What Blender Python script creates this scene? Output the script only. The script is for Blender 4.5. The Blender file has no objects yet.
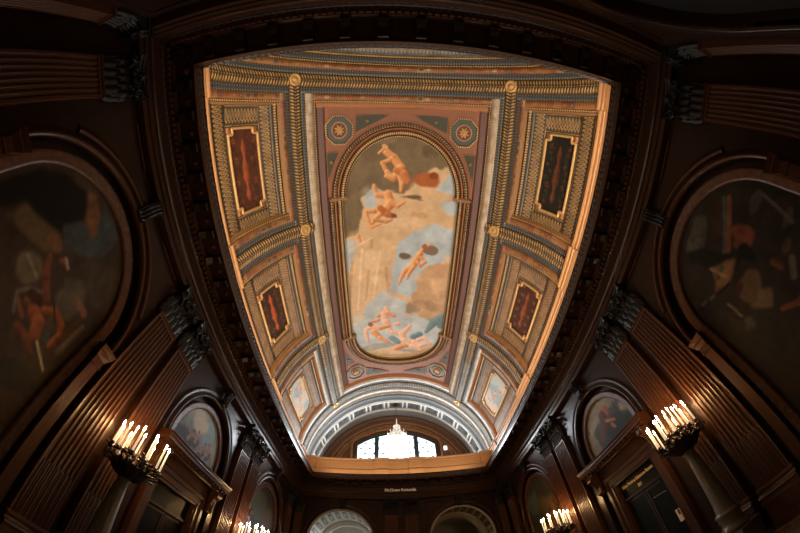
import bpy, math, random
import numpy as np
from mathutils import Matrix, Vector

C = bpy.context.scene.collection
PI = math.pi
SIN, COS, RAD = math.sin, math.cos, math.radians
rng = np.random.default_rng(7)

# ------------------------------------------------------------------ camera
# a 13 mm wide lens with barrel distortion: r = F (th + K th^3), in pixels of an 800 px wide frame
F, K = 277.948230, 0.0685921649
PITCH, YAW, ROLL = 1.08954224, -0.100872370, -0.0893391145
cd = bpy.data.cameras.new('camera')
cam = bpy.data.objects.new('camera', cd)
C.objects.link(cam)
bpy.context.scene.camera = cam
cd.type = 'PANO'
cd.panorama_type = 'FISHEYE_LENS_POLYNOMIAL'
cd.sensor_fit = 'HORIZONTAL'
cd.sensor_width = 36
cd.sensor_height = 36 * 533 / 800
_th = np.linspace(0.01, 1.5, 300)
_r = F * (_th + K * _th ** 3) * 36 / 800
_k = np.linalg.lstsq(np.stack([_r, _r ** 2, _r ** 3, _r ** 4], 1), _th, rcond=None)[0]
cd.fisheye_polynomial_k0 = 0
cd.fisheye_polynomial_k1 = -float(_k[0])
cd.fisheye_polynomial_k2 = -float(_k[1])
cd.fisheye_polynomial_k3 = -float(_k[2])
cd.fisheye_polynomial_k4 = -float(_k[3])
cd.fisheye_fov = PI
cd.clip_start = 0.05
cam.matrix_world = (Matrix.Translation((-0.722, -8.447, 1.628)) @ Matrix.Rotation(YAW, 4, 'Z')
                    @ Matrix.Rotation(PI / 2 + PITCH, 4, 'X') @ Matrix.Rotation(ROLL, 4, 'Z'))

# ------------------------------------------------------------------ view, world, lights
sc = bpy.context.scene
sc.view_settings.view_transform = 'Standard'
sc.view_settings.look = 'None'
sc.view_settings.gamma = 1
sc.view_settings.use_curve_mapping = False
sc.view_settings.exposure = 0.0
sc.cycles.max_bounces = 8
sc.cycles.diffuse_bounces = 4
sc.cycles.glossy_bounces = 4
sc.cycles.sample_clamp_indirect = 6
wd = bpy.data.worlds.new('world')
sc.world = wd
wd.use_nodes = True
wd.node_tree.nodes['Background'].inputs[0].default_value = (0.02, 0.025, 0.03, 1)
wd.node_tree.nodes['Background'].inputs[1].default_value = 0.2

COVE = 690.0        # W per side run of cove light on top of the cornice
WINDOW = 2.4         # emission of the daylit lunette panes
DAYLIGHT = 1700.0     # W of daylight falling in through the far lunette window
FLAME = 310.0       # emission of a candle flame


def area(name, loc, rot, sx, sy, power, col):
    l = bpy.data.lights.new(name, 'AREA')
    l.shape = 'RECTANGLE'
    l.size, l.size_y = sx, sy
    l.energy = power
    l.color = col
    o = bpy.data.objects.new(name, l)
    o.location = loc
    o.rotation_euler = rot
    C.objects.link(o)
    return o


WARM = (1.0, 0.84, 0.64)
for s in (-1, 1):                      # cove lamps lying on the cornice behind its lip, shining up into the vault
    area('cove_lamp', (s * 6.05, -3.0, 9.1), (PI, RAD(-s * 30), 0), 0.35, 15.0, COVE, WARM)
    area('cove_lamp', (s * 6.05, 7.4, 9.1), (PI, RAD(-s * 30), 0), 0.35, 5.5, COVE * 0.2, WARM)
area('cove_lamp', (0, -10.95, 9.1), (RAD(196), 0, 0), 10.0, 0.3, COVE * 0.35, WARM)
area('cove_lamp', (0, 11.0, 9.1), (RAD(180), 0, 0), 10.0, 0.3, COVE * 0.16, WARM)
# daylight entering through the far lunette window
area('window_daylight', (0, 16.1, 13.1), (RAD(-68), 0, 0), 6.6, 2.6, DAYLIGHT, (0.90, 0.96, 1.0))
# lamps of the corridors behind the far arches
area('corridor_lamp', (-3.75, 17.0, 6.2), (0, 0, 0), 1.6, 1.6, 650, (0.9, 0.96, 1.0))
area('corridor_lamp', (3.9, 17.0, 5.6), (0, 0, 0), 1.2, 1.2, 22, (1.0, 0.8, 0.55))


# ------------------------------------------------------------------ node expressions
class E:
    """a float socket with arithmetic"""
    def __init__(s, nt, k):
        s.nt, s.k = nt, k

    def m(s, op, b=None, c=None):
        n = s.nt.nodes.new('ShaderNodeMath')
        n.operation = op
        for i, v in enumerate((s, b, c)):
            if v is None:
                continue
            if isinstance(v, E):
                s.nt.links.new(v.k, n.inputs[i])
            else:
                n.inputs[i].default_value = v
        return E(s.nt, n.outputs[0])

    def __add__(s, o): return s.m('ADD', o)
    def __sub__(s, o): return s.m('SUBTRACT', o)
    def __mul__(s, o): return s.m('MULTIPLY', o)
    def __truediv__(s, o): return s.m('DIVIDE', o)
    def sin(s): return s.m('SINE')
    def abs(s): return s.m('ABSOLUTE')
    def fr(s): return s.m('FRACT')
    def fl(s): return s.m('FLOOR')
    def lt(s, o): return s.m('LESS_THAN', o)
    def gt(s, o): return s.m('GREATER_THAN', o)
    def mn(s, o): return s.m('MINIMUM', o)
    def mx(s, o): return s.m('MAXIMUM', o)
    def pw(s, o): return s.m('POWER', o)
    def cl(s):
        r = s.m('ADD', 0.0)
        r.k.node.use_clamp = True
        return r


class NT:
    def __init__(s, name, rough=0.5, metal=0.0, spec=0.5):
        s.mat = bpy.data.materials.new(name)
        s.mat.use_nodes = True
        s.nt = s.mat.node_tree
        s.b = s.nt.nodes['Principled BSDF']
        s.b.inputs['Roughness'].default_value = rough
        s.b.inputs['Metallic'].default_value = metal
        s.b.inputs['Specular IOR Level'].default_value = spec

    def uv(s):
        t = s.nt.nodes.new('ShaderNodeTexCoord')
        x = s.nt.nodes.new('ShaderNodeSeparateXYZ')
        s.nt.links.new(t.outputs['UV'], x.inputs[0])
        return E(s.nt, x.outputs[0]), E(s.nt, x.outputs[1])

    def coord(s, kind='Object', scale=(1, 1, 1)):
        t = s.nt.nodes.new('ShaderNodeTexCoord')
        m = s.nt.nodes.new('ShaderNodeMapping')
        m.inputs['Scale'].default_value = scale
        s.nt.links.new(t.outputs[kind], m.inputs[0])
        return m.outputs[0]

    def noise(s, scale=5, detail=4, vec=None, rough=0.6):
        n = s.nt.nodes.new('ShaderNodeTexNoise')
        n.inputs['Scale'].default_value = scale
        n.inputs['Detail'].default_value = detail
        n.inputs['Roughness'].default_value = rough
        if vec is None:
            vec = s.coord()
        s.nt.links.new(vec, n.inputs['Vector'])
        return E(s.nt, n.outputs[0])

    def white(s, e):
        n = s.nt.nodes.new('ShaderNodeTexWhiteNoise')
        n.noise_dimensions = '1D'
        s.nt.links.new(e.k, n.inputs['W'])
        return E(s.nt, n.outputs['Value'])

    def ramp(s, e, stops, const=False):
        n = s.nt.nodes.new('ShaderNodeValToRGB')
        n.color_ramp.interpolation = 'CONSTANT' if const else 'LINEAR'
        el = n.color_ramp.elements
        while len(el) < len(stops):
            el.new(0.5)
        for q, (p, c) in zip(el, stops):
            q.position = p
            q.color = (*c, 1)
        s.nt.links.new(e.k, n.inputs[0])
        return n.outputs[0]

    def mix(s, f, a, b):
        n = s.nt.nodes.new('ShaderNodeMix')
        n.data_type = 'RGBA'
        if isinstance(f, E):
            s.nt.links.new(f.k, n.inputs[0])
        else:
            n.inputs[0].default_value = f
        for i, v in ((6, a), (7, b)):
            if isinstance(v, tuple):
                n.inputs[i].default_value = (*v, 1)
            else:
                s.nt.links.new(v, n.inputs[i])
        return n.outputs[2]

    def worn(s, c, amt=0.75):
        """grime lying unevenly over a gilded or painted surface"""
        n = s.noise(2.2, 6, s.coord('Object'), 0.75)
        k = ((n - 0.42) * 4.0).cl() * amt
        return s.mix(k, c, s.mix(0.72, c, (0.02, 0.012, 0.007)))

    def col(s, c):
        if isinstance(c, tuple):
            s.b.inputs['Base Color'].default_value = (*c, 1)
        else:
            s.nt.links.new(c, s.b.inputs['Base Color'])
        return s

    def bump(s, e, strength=0.5, dist=0.03):
        n = s.nt.nodes.new('ShaderNodeBump')
        n.inputs['Strength'].default_value = strength
        n.inputs['Distance'].default_value = dist
        s.nt.links.new(e.k, n.inputs['Height'])
        s.nt.links.new(n.outputs[0], s.b.inputs['Normal'])
        return s

    def emit(s, c, k):
        s.b.inputs['Emission Color'].default_value = (*c, 1)
        s.b.inputs['Emission Strength'].default_value = k
        return s


def plain(name, c, rough=0.5, metal=0.0, var=0.25, scale=6, spec=0.5):
    t = NT(name, rough, metal, spec)
    n = t.noise(scale)
    t.col(t.mix(n, tuple(x * (1 - var) for x in c), tuple(x * (1 + var) for x in c)))
    return t.mat


def wood(name, c, rough=0.33, stretch=(9, 9, 0.7), spec=0.3):
    t = NT(name, rough, spec=spec)
    v = t.coord('Object', stretch)
    n = t.noise(3.0, 5, v)
    n2 = t.noise(0.9, 2)
    a = t.mix(n, tuple(x * 0.55 for x in c), tuple(x * 1.35 for x in c))
    t.col(t.mix(n2 * 0.5, a, tuple(x * 0.6 for x in c)))
    t.bump(n, 0.12, 0.01)
    return t.mat


GOLD, DGOLD, DARK = (0.60, 0.345, 0.105), (0.25, 0.125, 0.04), (0.06, 0.034, 0.017)
BLUE, TERRA = (0.046, 0.060, 0.073), (0.27, 0.105, 0.058)


def m_leaf(name, gold=GOLD, dark=DARK, f=4.2):
    """two rows of raised leaf tips with dark gaps and a beaded spine"""
    t = NT(name, 0.5)
    u, v = t.uv()
    w = (v - 0.5).abs()
    q = (u * f + w * 1.2).fr() - 0.5
    r = w - 0.26
    d = (q * q * 1.0 + r * r * 3.2).m('SQRT')
    k = (d * -5.5 + 2.1).cl()
    q2 = (u * f).fr() - 0.5
    sp = ((q2 * q2 + w * w * 30.0).m('SQRT') * -6.0 + 2.0).cl() * 0.8
    k = k.mx(sp)
    n = t.noise(9)
    g = t.mix(n, tuple(x * 0.65 for x in gold), tuple(min(1, x * 1.3) for x in gold))
    t.col(t.worn(t.mix(k, dark, g)))
    t.bump(k, 0.9, 0.06)
    return t.mat


def m_guilloche(name, bg=(0.04, 0.03, 0.018), gold=(0.38, 0.22, 0.085), f=2.9, w=0.07):
    t = NT(name, 0.55)
    u, v = t.uv()
    a = u * (f * 2 * PI)
    s1 = a.sin() * 0.30
    c1 = (a * 2.0 + 0.8).sin() * 0.22
    d = ((v - 0.5) - s1).abs().mn(((v - 0.5) + s1).abs()).mn(((v - 0.5) - c1).abs())
    ln = d.lt(w)
    # leaves in the loops
    q = (u * f * 2.0).fr() - 0.5
    dot = (q * q * 2.2 + (v - 0.5) * (v - 0.5) * 5.0).lt(0.06)
    edge = (v - 0.5).abs().gt(0.455)
    n = t.noise(11)
    bgc = t.mix(n, tuple(x * 0.5 for x in bg), tuple(x * 2.2 for x in bg))
    k = ln.mx(dot).mx(edge)
    t.col(t.worn(t.mix(k, bgc, t.mix(n, tuple(x * 0.65 for x in gold), tuple(x * 1.3 for x in gold)))))
    t.bump(k, 0.6, 0.04)
    return t.mat


MOS = [(0, (0.30, 0.115, 0.035)), (0.18, (0.36, 0.165, 0.055)), (0.34, (0.30, 0.12, 0.04)), (0.47, (0.25, 0.075, 0.028)),
       (0.58, (0.42, 0.23, 0.09)), (0.68, (0.40, 0.05, 0.03)), (0.76, (0.04, 0.065, 0.04)), (0.85, (0.56, 0.42, 0.26)), (0.92, (0.04, 0.075, 0.12))]
PALE = [(0, (0.62, 0.49, 0.35)), (0.35, (0.54, 0.39, 0.26)), (0.55, (0.68, 0.56, 0.43)), (0.75, (0.52, 0.41, 0.29)), (0.94, (0.38, 0.42, 0.40))]


def m_mosaic(name, stops, f=2.6):
    t = NT(name, 0.45)
    u, v = t.uv()
    i = (u * f).fl()
    r1, r2 = t.white(i * 1.37 + 3.1), t.white(i * 2.91 + 17.7)
    q = (u * f).fr() - 0.5
    el = (q * q * 5.0 + (v - 0.5) * (v - 0.5) * 9.0).lt(0.55)
    ring = (q * q * 5.0 + (v - 0.5) * (v - 0.5) * 9.0).lt(0.16)
    c = t.mix(el, t.ramp(r1 * 0.62, stops, True), t.ramp(r2, stops, True))
    c = t.mix(ring * r1.gt(0.5), c, t.ramp(r1 * 0.6 + 0.2, stops, True))
    n = t.noise(30, 2)
    t.col(t.worn(t.mix(n * 0.5, c, (0.12, 0.06, 0.03)), 0.5))
    return t.mat


def m_dots(name, bg=BLUE, dot=(0.30, 0.22, 0.13), f=7.0, both=True):
    t = NT(name, 0.5)
    u, v = t.uv()
    q = (u * f).fr() - 0.5
    w = (v - 0.2) * 1.3 if not both else ((v - 0.5).abs() - 0.34) * 1.3
    d = (q * q + w * w).lt(0.055)
    n = t.noise(8)
    t.col(t.mix(d, t.mix(n, tuple(x * 0.6 for x in bg), tuple(x * 1.5 for x in bg)), dot))
    t.bump(d, 0.4, 0.02)
    return t.mat


def m_bead(name, gold=(0.62, 0.38, 0.15), dark=(0.06, 0.03, 0.015), f=8.0):
    t = NT(name, 0.45)
    u, v = t.uv()
    q = (u * f).fr() - 0.5
    d = (q * q + (v - 0.5) * (v - 0.5)).m('SQRT')
    k = ((d * -5.0) + 2.3).cl()
    t.col(t.worn(t.mix(k, dark, gold), 0.5))
    t.bump(k, 0.6, 0.03)
    return t.mat


def m_paint(name, rough=0.6):
    t = NT(name, rough, spec=0.25)
    n = t.nt.nodes.new('ShaderNodeAttribute')
    n.attribute_name = 'paint'
    t.col(n.outputs['Color'])
    return t.mat


MAT = dict(
    wood=wood('varnished_dark_wood', (0.024, 0.0105, 0.006), 0.30),
    wood_pil=wood('mahogany_pilaster_wood', (0.080, 0.029, 0.012), 0.32, spec=0.5),  # the walls' wood, lightened so its colour carries the candle glow
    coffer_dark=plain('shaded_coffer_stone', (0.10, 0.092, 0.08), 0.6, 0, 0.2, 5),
    wood_h=wood('varnished_dark_wood_level', (0.045, 0.019, 0.0095), 0.30, (2, 2, 9)),
    wood_red=wood('reddish_wood', (0.068, 0.026, 0.011), 0.35),
    ebony=plain('blackened_carving', (0.012, 0.0108, 0.0105), 0.5, 0, 0.4, 20, 0.3),
    parapet=wood('golden_wood', (0.42, 0.205, 0.082), 0.4, (1.2, 1.2, 9)),
    gilt=plain('gilding', (0.55, 0.32, 0.12), 0.42, 0.25, 0.3, 14),
    gilt_dark=plain('dull_gilding', (0.26, 0.125, 0.045), 0.5, 0.1, 0.4, 14),
    terra=plain('terracotta_plaster', TERRA, 0.6, 0, 0.12, 3),
    purple=plain('aubergine_plaster', (0.13, 0.058, 0.05), 0.55, 0, 0.2, 3),
    orange=plain('ochre_moulding', (0.33, 0.125, 0.042), 0.45, 0, 0.25, 5),
    darkgreen=plain('dark_green_ground', (0.05, 0.055, 0.04), 0.6, 0, 0.6, 16),
    slate=plain('slate_blue', (0.072, 0.084, 0.092), 0.5, 0, 0.3, 8),
    leaf=m_leaf('gilt_leaf_torus', f=6.5),
    leaf_s=m_leaf('gilt_leaf_small', (0.66, 0.42, 0.2), (0.06, 0.03, 0.015), 6.5),
    leaf_w=m_leaf('dark_leaf_moulding', (0.11, 0.05, 0.025), (0.02, 0.01, 0.006), 5.0),
    guil=m_guilloche('guilloche_band'),
    guil2=m_guilloche('brown_scroll_band', (0.065, 0.036, 0.02), (0.38, 0.21, 0.09), 3.4, 0.085),
    leaf_g=m_leaf('grey_leaf_torus', (0.50, 0.42, 0.30), (0.10, 0.09, 0.08), 6.5),  # gilt leaf recoloured grey, with the cool daylight in its colour
    lattice=m_guilloche('lattice_band', (0.09, 0.10, 0.11), (0.34, 0.27, 0.18), 2.6, 0.085),
    mos=m_mosaic('mosaic_band', MOS), pale=m_mosaic('pale_mosaic_band', PALE, 1.4),
    dots=m_dots('blue_band_with_studs'), bead=m_bead('gilt_beads'), bead_s=m_bead('fine_beads', f=12.0),
    coffer_in=plain('grey_blue_coffer', (0.13, 0.145, 0.15), 0.6, 0, 0.3, 4),
    coffer_fr=plain('white_coffer_frame', (0.70, 0.69, 0.66), 0.55, 0, 0.15, 5),
    grey=plain('grey_plaster', (0.24, 0.25, 0.25), 0.6, 0, 0.2, 4),
    brownwall=plain('brown_lunette_plaster', (0.13, 0.065, 0.035), 0.6, 0, 0.3, 3),
    paint=m_paint('oil_paint'),
    whiteband=m_mosaic('whitened_band', [(0, (0.78, 0.76, 0.72)), (0.5, (0.70, 0.68, 0.63)), (0.8, (0.82, 0.80, 0.77))], 1.2),  # mosaic band in whites that hold the window's daylight
    stone=plain('pale_marble', (0.42, 0.40, 0.35), 0.45, 0, 0.2, 3),
    greystone=plain('grey_green_marble', (0.13, 0.125, 0.11), 0.35, 0, 0.35, 5),
    bronze=plain('dark_bronze', (0.035, 0.028, 0.022), 0.35, 0.6, 0.4, 20),
    teal=plain('dark_teal_frame', (0.012, 0.035, 0.04), 0.4, 0, 0.3, 9),
    black=plain('black_void', (0.006, 0.006, 0.006), 0.5, 0, 0.2, 9),
    darkglass=plain('dark_door_glass', (0.006, 0.008, 0.009), 0.3, 0, 0.2, 2, 0.12),
    red=plain('maroon_plaster', (0.16, 0.04, 0.025), 0.5, 0, 0.4, 6),
    goldtext=plain('gold_lettering', (0.95, 0.70, 0.32), 0.5, 0.0, 0.1, 5),
    whitetext=plain('cream_lettering', (0.94, 0.91, 0.84), 0.5, 0, 0.03, 5),
    white=plain('white_paper', (0.8, 0.78, 0.72), 0.6, 0, 0.03, 4),
    floor=plain('polished_stone_floor', (0.16, 0.12, 0.09), 0.25, 0, 0.35, 1.2),
)
_t = NT('wax', 0.5)
_t.col((0.9, 0.82, 0.68)).emit((1.0, 0.74, 0.44), 0.7)  # flame light on the candle bodies is put in as their own glow
MAT['wax'] = _t.mat
_t = NT('flame', 0.5)
_t.col((1, 0.8, 0.5)).emit((1.0, 0.57, 0.235), FLAME)
MAT['flame'] = _t.mat
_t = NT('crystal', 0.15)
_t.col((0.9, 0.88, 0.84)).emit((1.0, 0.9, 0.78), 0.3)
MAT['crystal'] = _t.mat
_t = NT('lamp_white', 0.5)
_t.col((0.9, 0.9, 0.85)).emit((1, 0.95, 0.85), 1.3)
MAT['lampwhite'] = _t.mat
# daylit leaded panes: bright with a regular pattern of dark leaded quatrefoils
_t = NT('daylit_pane', 0.3)
_u, _v = _t.uv()
_row = (_v * 2.0).fl()
_q = (_u * 1.25 + _row * 0.5).fr() - 0.5
_w = (_v * 2.0).fr() - 0.5
_d = (_q * _q * 1.7 + _w * _w * 1.0).lt(0.046)
_t.col((0.7, 0.8, 0.85))
_t.nt.links.new(_t.mix(_d, (0.86, 0.95, 1.0), (0.012, 0.014, 0.016)), _t.b.inputs['Emission Color'])
_t.b.inputs['Emission Strength'].default_value = WINDOW
MAT['pane'] = _t.mat


# ------------------------------------------------------------------ mesh builder
class MB:
    def __init__(s, *mats):
        s.mats = list(mats)
        s.v, s.f, s.uv, s.mi, s.sm = [], [], [], [], []

    def mat(s, m):
        if m not in s.mats:
            s.mats.append(m)
        return s.mats.index(m)

    def poly(s, pts, m, uv=None, smooth=False):
        b = len(s.v)
        s.v += [tuple(p) for p in pts]
        s.f.append(tuple(range(b, b + len(pts))))
        s.uv.append(uv or [(0, 0)] * len(pts))
        s.mi.append(s.mat(m))
        s.sm.append(smooth)

    def grid(s, P, m, UV=None, smooth=True):
        n, k = len(P), len(P[0])
        b = len(s.v)
        for row in P:
            s.v += [tuple(p) for p in row]
        mi = s.mat(m)
        for i in range(n - 1):
            for j in range(k - 1):
                s.f.append((b + i * k + j, b + (i + 1) * k + j, b + (i + 1) * k + j + 1, b + i * k + j + 1))
                s.uv.append([UV[i][j], UV[i + 1][j], UV[i + 1][j + 1], UV[i][j + 1]] if UV else [(0, 0)] * 4)
                s.mi.append(mi)
                s.sm.append(smooth)

    def box(s, a, b, m):
        x0, y0, z0 = a
        x1, y1, z1 = b
        p = [(x0, y0, z0), (x1, y0, z0), (x1, y1, z0), (x0, y1, z0), (x0, y0, z1), (x1, y0, z1), (x1, y1, z1), (x0, y1, z1)]
        for q in ((0, 3, 2, 1), (4, 5, 6, 7), (0, 1, 5, 4), (1, 2, 6, 5), (2, 3, 7, 6), (3, 0, 4, 7)):
            s.poly([p[i] for i in q], m, [(0, 0), (1, 0), (1, 1), (0, 1)])

    def extrude(s, prof, p0, p1, m, axis='x', cap=True, smooth=False, uvw=True):
        """profile [(d, z)] swept along x from p0 to p1 (local x = run, y = depth d)"""
        P = [[(p0, d, z) for d, z in prof], [(p1, d, z) for d, z in prof]]
        L = [0]
        for (a, b), (c, d) in zip(prof, prof[1:]):
            L.append(L[-1] + math.hypot(c - a, d - b))
        T = L[-1] or 1
        UV = [[(p0, l / T) for l in L], [(p1, l / T) for l in L]]
        s.grid(P, m, UV, smooth)
        if cap:
            s.poly(P[0], m)
            s.poly(P[1][::-1], m)

    def lathe(s, prof, m, c=(0, 0), n=24, smooth=True, a0=0, a1=2 * PI):
        P = [[(c[0] + r * COS(a0 + (a1 - a0) * i / n), c[1] + r * SIN(a0 + (a1 - a0) * i / n), z) for r, z in prof] for i in range(n + 1)]
        UV = [[(i / n * 4, j / len(prof)) for j in range(len(prof))] for i in range(n + 1)]
        s.grid(P, m, UV, smooth)

    def tube(s, pts, r, m, n=6, smooth=True):
        pts = [Vector(p) for p in pts]
        rs = r if isinstance(r, (list, tuple)) else [r] * len(pts)
        P = []
        up = Vector((0.31, 0.22, 0.92))
        for i, p in enumerate(pts):
            t = (pts[min(i + 1, len(pts) - 1)] - pts[max(i - 1, 0)]).normalized()
            a = t.cross(up)
            if a.length < 1e-3:
                a = t.cross(Vector((1, 0, 0)))
            a.normalize()
            b = t.cross(a)
            P.append([tuple(p + (a * COS(2 * PI * j / n) + b * SIN(2 * PI * j / n)) * rs[i]) for j in range(n + 1)])
        s.grid(P, m, None, smooth)
        s.poly(P[0][:-1], m)
        s.poly(P[-1][:-1][::-1], m)

    def ball(s, c, r, m, n=8, k=6, sz=1.0):
        s.lathe([(r * SIN(PI * j / k) + 1e-5, c[2] - r * sz * COS(PI * j / k)) for j in range(k + 1)], m, (c[0], c[1]), n)

    def build(s, name, parent=None, loc=(0, 0, 0), rotz=0):
        me = bpy.data.meshes.new(name)
        me.from_pydata(s.v, [], s.f)
        for m in s.mats:
            me.materials.append(MAT[m])
        me.polygons.foreach_set('material_index', s.mi)
        me.polygons.foreach_set('use_smooth', s.sm)
        uvl = me.uv_layers.new(name='UVMap')
        flat = [c for f in s.uv for p in f for c in p]
        uvl.data.foreach_set('uv', flat)
        me.update()
        o = bpy.data.objects.new(name, me)
        C.objects.link(o)
        o.location = loc
        o.rotation_euler = (0, 0, rotz)
        if parent:
            o.parent = parent
        return o


def tag(o, label=None, cat=None, group=None, kind=None):
    for k, v in (('label', label), ('category', cat), ('group', group), ('kind', kind)):
        if v:
            o[k] = v
    return o


def thing(name, label, cat, loc=(0, 0, 0), rotz=0, group=None):
    o = bpy.data.objects.new(name, None)
    o.empty_display_size = 0.2
    C.objects.link(o)
    o.location = loc
    o.rotation_euler = (0, 0, rotz)
    return tag(o, label, cat, group)


KIDS = {}


def dup(root, loc, rotz, label=None, group=None):
    """a copy of a thing with copies of its parts and sub-parts"""
    def cp(o, parent):
        c = o.copy()
        C.objects.link(c)
        if parent:
            c.parent = parent
        for ch in list(o.children):
            cp(ch, c)
        return c
    r = cp(root, None)
    r.location = loc
    r.rotation_euler = (0, 0, rotz)
    if label:
        r['label'] = label
    if group:
        r['group'] = group
    return r


# ------------------------------------------------------------------ the room's measures
XW, YW = 7.1, 11.95          # back planes of the side and end walls
RV, ZC = 7.027, 10.274       # radius and centre height of the barrel vault
YE = 16.4                    # the lunette walls at the vault's ends
SIDES = {'left': ((-XW, 0, 0), -PI / 2), 'right': ((XW, 0, 0), PI / 2), 'far': ((0, YW, 0), PI), 'near': ((0, -YW, 0), 0.0)}


def place(side, t, z=0.0, d=0.0):
    """world location of a spot on a wall: t = world coordinate along it, d = distance in front of its back plane"""
    return {'left': (-XW + d, t, z), 'right': (XW - d, t, z), 'far': (t, YW - d, z), 'near': (t, -YW + d, z)}[side]


def rotz(side):
    return SIDES[side][1]

# ------------------------------------------------------------------ walls
def arch_plate(mb, x0, x1, z0, z1, xc, zc, r, d0, d1, m, n=36):
    """wall plate (front at depth d1) with a round-headed opening whose reveal runs back to depth d0"""
    ins, out = [], []
    for z in (z0, (z0 + zc) / 2):
        ins.append((xc - r, z)); out.append((x0, z))
    for i in range(n + 1):
        a = PI - PI * i / n
        c, s_ = COS(a), SIN(a)
        ins.append((xc + r * c, zc + r * s_))
        k = []
        if c < -1e-6: k.append((x0 - xc) / c)
        if c > 1e-6: k.append((x1 - xc) / c)
        if s_ > 1e-6: k.append((z1 - zc) / s_)
        k = min(k)
        out.append((xc + k * c, zc + k * s_))
    for z in ((z0 + zc) / 2, z0):
        ins.append((xc + r, z)); out.append((x1, z))
    # corners of the rectangle
    P = [[(x, d1, z) for x, z in ins], [(x, d1, z) for x, z in out]]
    mb.grid(P, m, None, False)
    for (a, b) in ((out[i], out[i + 1]) for i in range(len(out) - 1)):
        if abs(a[0] - b[0]) > 1e-4 and abs(a[1] - b[1]) > 1e-4:   # fill the cut corner
            cx = x0 if min(a[0], b[0]) <= x0 + 1e-4 else x1
            mb.poly([(a[0], d1, a[1]), (cx, d1, z1), (b[0], d1, b[1])], m)
    mb.grid([[(x, d1, z) for x, z in ins], [(x, d0, z) for x, z in ins]], m, None, True)


def arch_ring(mb, xc, zc, z0, prof, m, n=40, uvf=1.0, smooth=True, a0=0.0):
    """moulding [(r, d)] run up both legs and round the head of an arch"""
    L = [0]
    for (a, b), (c, d) in zip(prof, prof[1:]):
        L.append(L[-1] + math.hypot(c - a, d - b))
    T = L[-1]
    path = []
    R0 = prof[0][0]
    if z0 is not None and z0 < zc - 1e-3:
        path += [(-1, 0, z0 - zc), (-1, 0, (z0 - zc) / 2)]
    path += [(COS(PI - a0 - (PI - 2 * a0) * i / n), SIN(PI - a0 - (PI - 2 * a0) * i / n), 0) for i in range(n + 1)]
    if z0 is not None and z0 < zc - 1e-3:
        path += [(1, 0, (z0 - zc) / 2), (1, 0, z0 - zc)]
    P, UV, u, last = [], [], 0, None
    for c, s_, dz in path:
        p = (c * R0, s_ * R0 + dz)
        if last:
            u += math.hypot(p[0] - last[0], p[1] - last[1])
        last = p
        P.append([(xc + r * c, d, zc + r * s_ + dz) for r, d in prof])
        UV.append([(u * uvf, l / T) for l in L])
    mb.grid(P, m, UV, smooth)


def panel_frame(mb, x0, x1, z0, z1, d, w, h, m):
    """a raised rectangular moulding on a wall plate"""
    for a, b in (((x0, d, z0), (x1, d + h, z0 + w)), ((x0, d, z1 - w), (x1, d + h, z1)), ((x0, d, z0 + w), (x0 + w, d + h, z1 - w)), ((x1 - w, d, z0 + w), (x1, d + h, z1 - w))):
        mb.box(a, b, m)


MUR_T, MUR_Z, MUR_R = 7.07, 4.6, 2.27
FRONT = 0.22
for side in ('left', 'right'):
    mb = MB('wood')
    mb.poly([(-YW, 0, 0), (-1.1, 0, 0), (-1.1, 0, 9), (-YW, 0, 9)], 'wood')
    mb.poly([(1.1, 0, 0), (YW, 0, 0), (YW, 0, 9), (1.1, 0, 9)], 'wood')
    mb.poly([(-1.1, 0, 3.48), (1.1, 0, 3.48), (1.1, 0, 9), (-1.1, 0, 9)], 'wood')
    arch_plate(mb, -3.5, 3.5, 0, 7.7, 0, 5.0, 1.85, 0, FRONT, 'wood')
    for s in (-1, 1):
        arch_plate(mb, min(s * 3.5, s * YW), max(s * 3.5, s * YW), 0, 7.7, s * MUR_T, MUR_Z, MUR_R, 0, FRONT, 'wood')
    w = mb.build('wall_' + side, None, *[SIDES[side][0], SIDES[side][1]])
    tag(w, 'dark panelled wooden wall with round-headed recesses along the %s side' % side, 'wall', kind='structure')
    # archivolts, spandrel panels
    mb = MB('wood_red')
    for s in (-1, 1):
        arch_ring(mb, s * MUR_T, MUR_Z, 4.62, [(MUR_R - 0.02, FRONT - 0.02), (MUR_R - 0.02, FRONT + 0.09), (MUR_R + 0.05, FRONT + 0.12), (MUR_R + 0.09, FRONT + 0.06),
                                               (MUR_R + 0.17, FRONT + 0.05), (MUR_R + 0.175, FRONT)], 'wood_red', a0=0.02)
        arch_ring(mb, s * MUR_T, MUR_Z, None, [(MUR_R + 0.19, FRONT), (MUR_R + 0.2, FRONT + 0.1), (MUR_R + 0.27, FRONT + 0.12), (MUR_R + 0.31, FRONT + 0.05), (MUR_R + 0.36, FRONT + 0.05), (MUR_R + 0.38, FRONT)], 'wood_red', a0=0.5)
        for t0 in (4.95, 8.1):   # sunk spandrel mouldings
            for x0, x1, z0, z1 in ((s * t0, s * (t0 + 1.15), 7.5, 7.56),):
                mb.box((min(x0, x1), FRONT, z0), (max(x0, x1), FRONT + 0.05, z1), 'wood_red')
    mb.build('archivolt', w)
    mb = MB('wood')
    arch_ring(mb, 0, 5.0, 4.55, [(1.83, FRONT - 0.02), (1.83, FRONT + 0.08), (1.9, FRONT + 0.11), (1.94, FRONT + 0.05), (2.06, FRONT + 0.05), (2.1, FRONT + 0.09), (2.15, FRONT)], 'wood')
    mb.build('archivolt', w)

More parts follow.
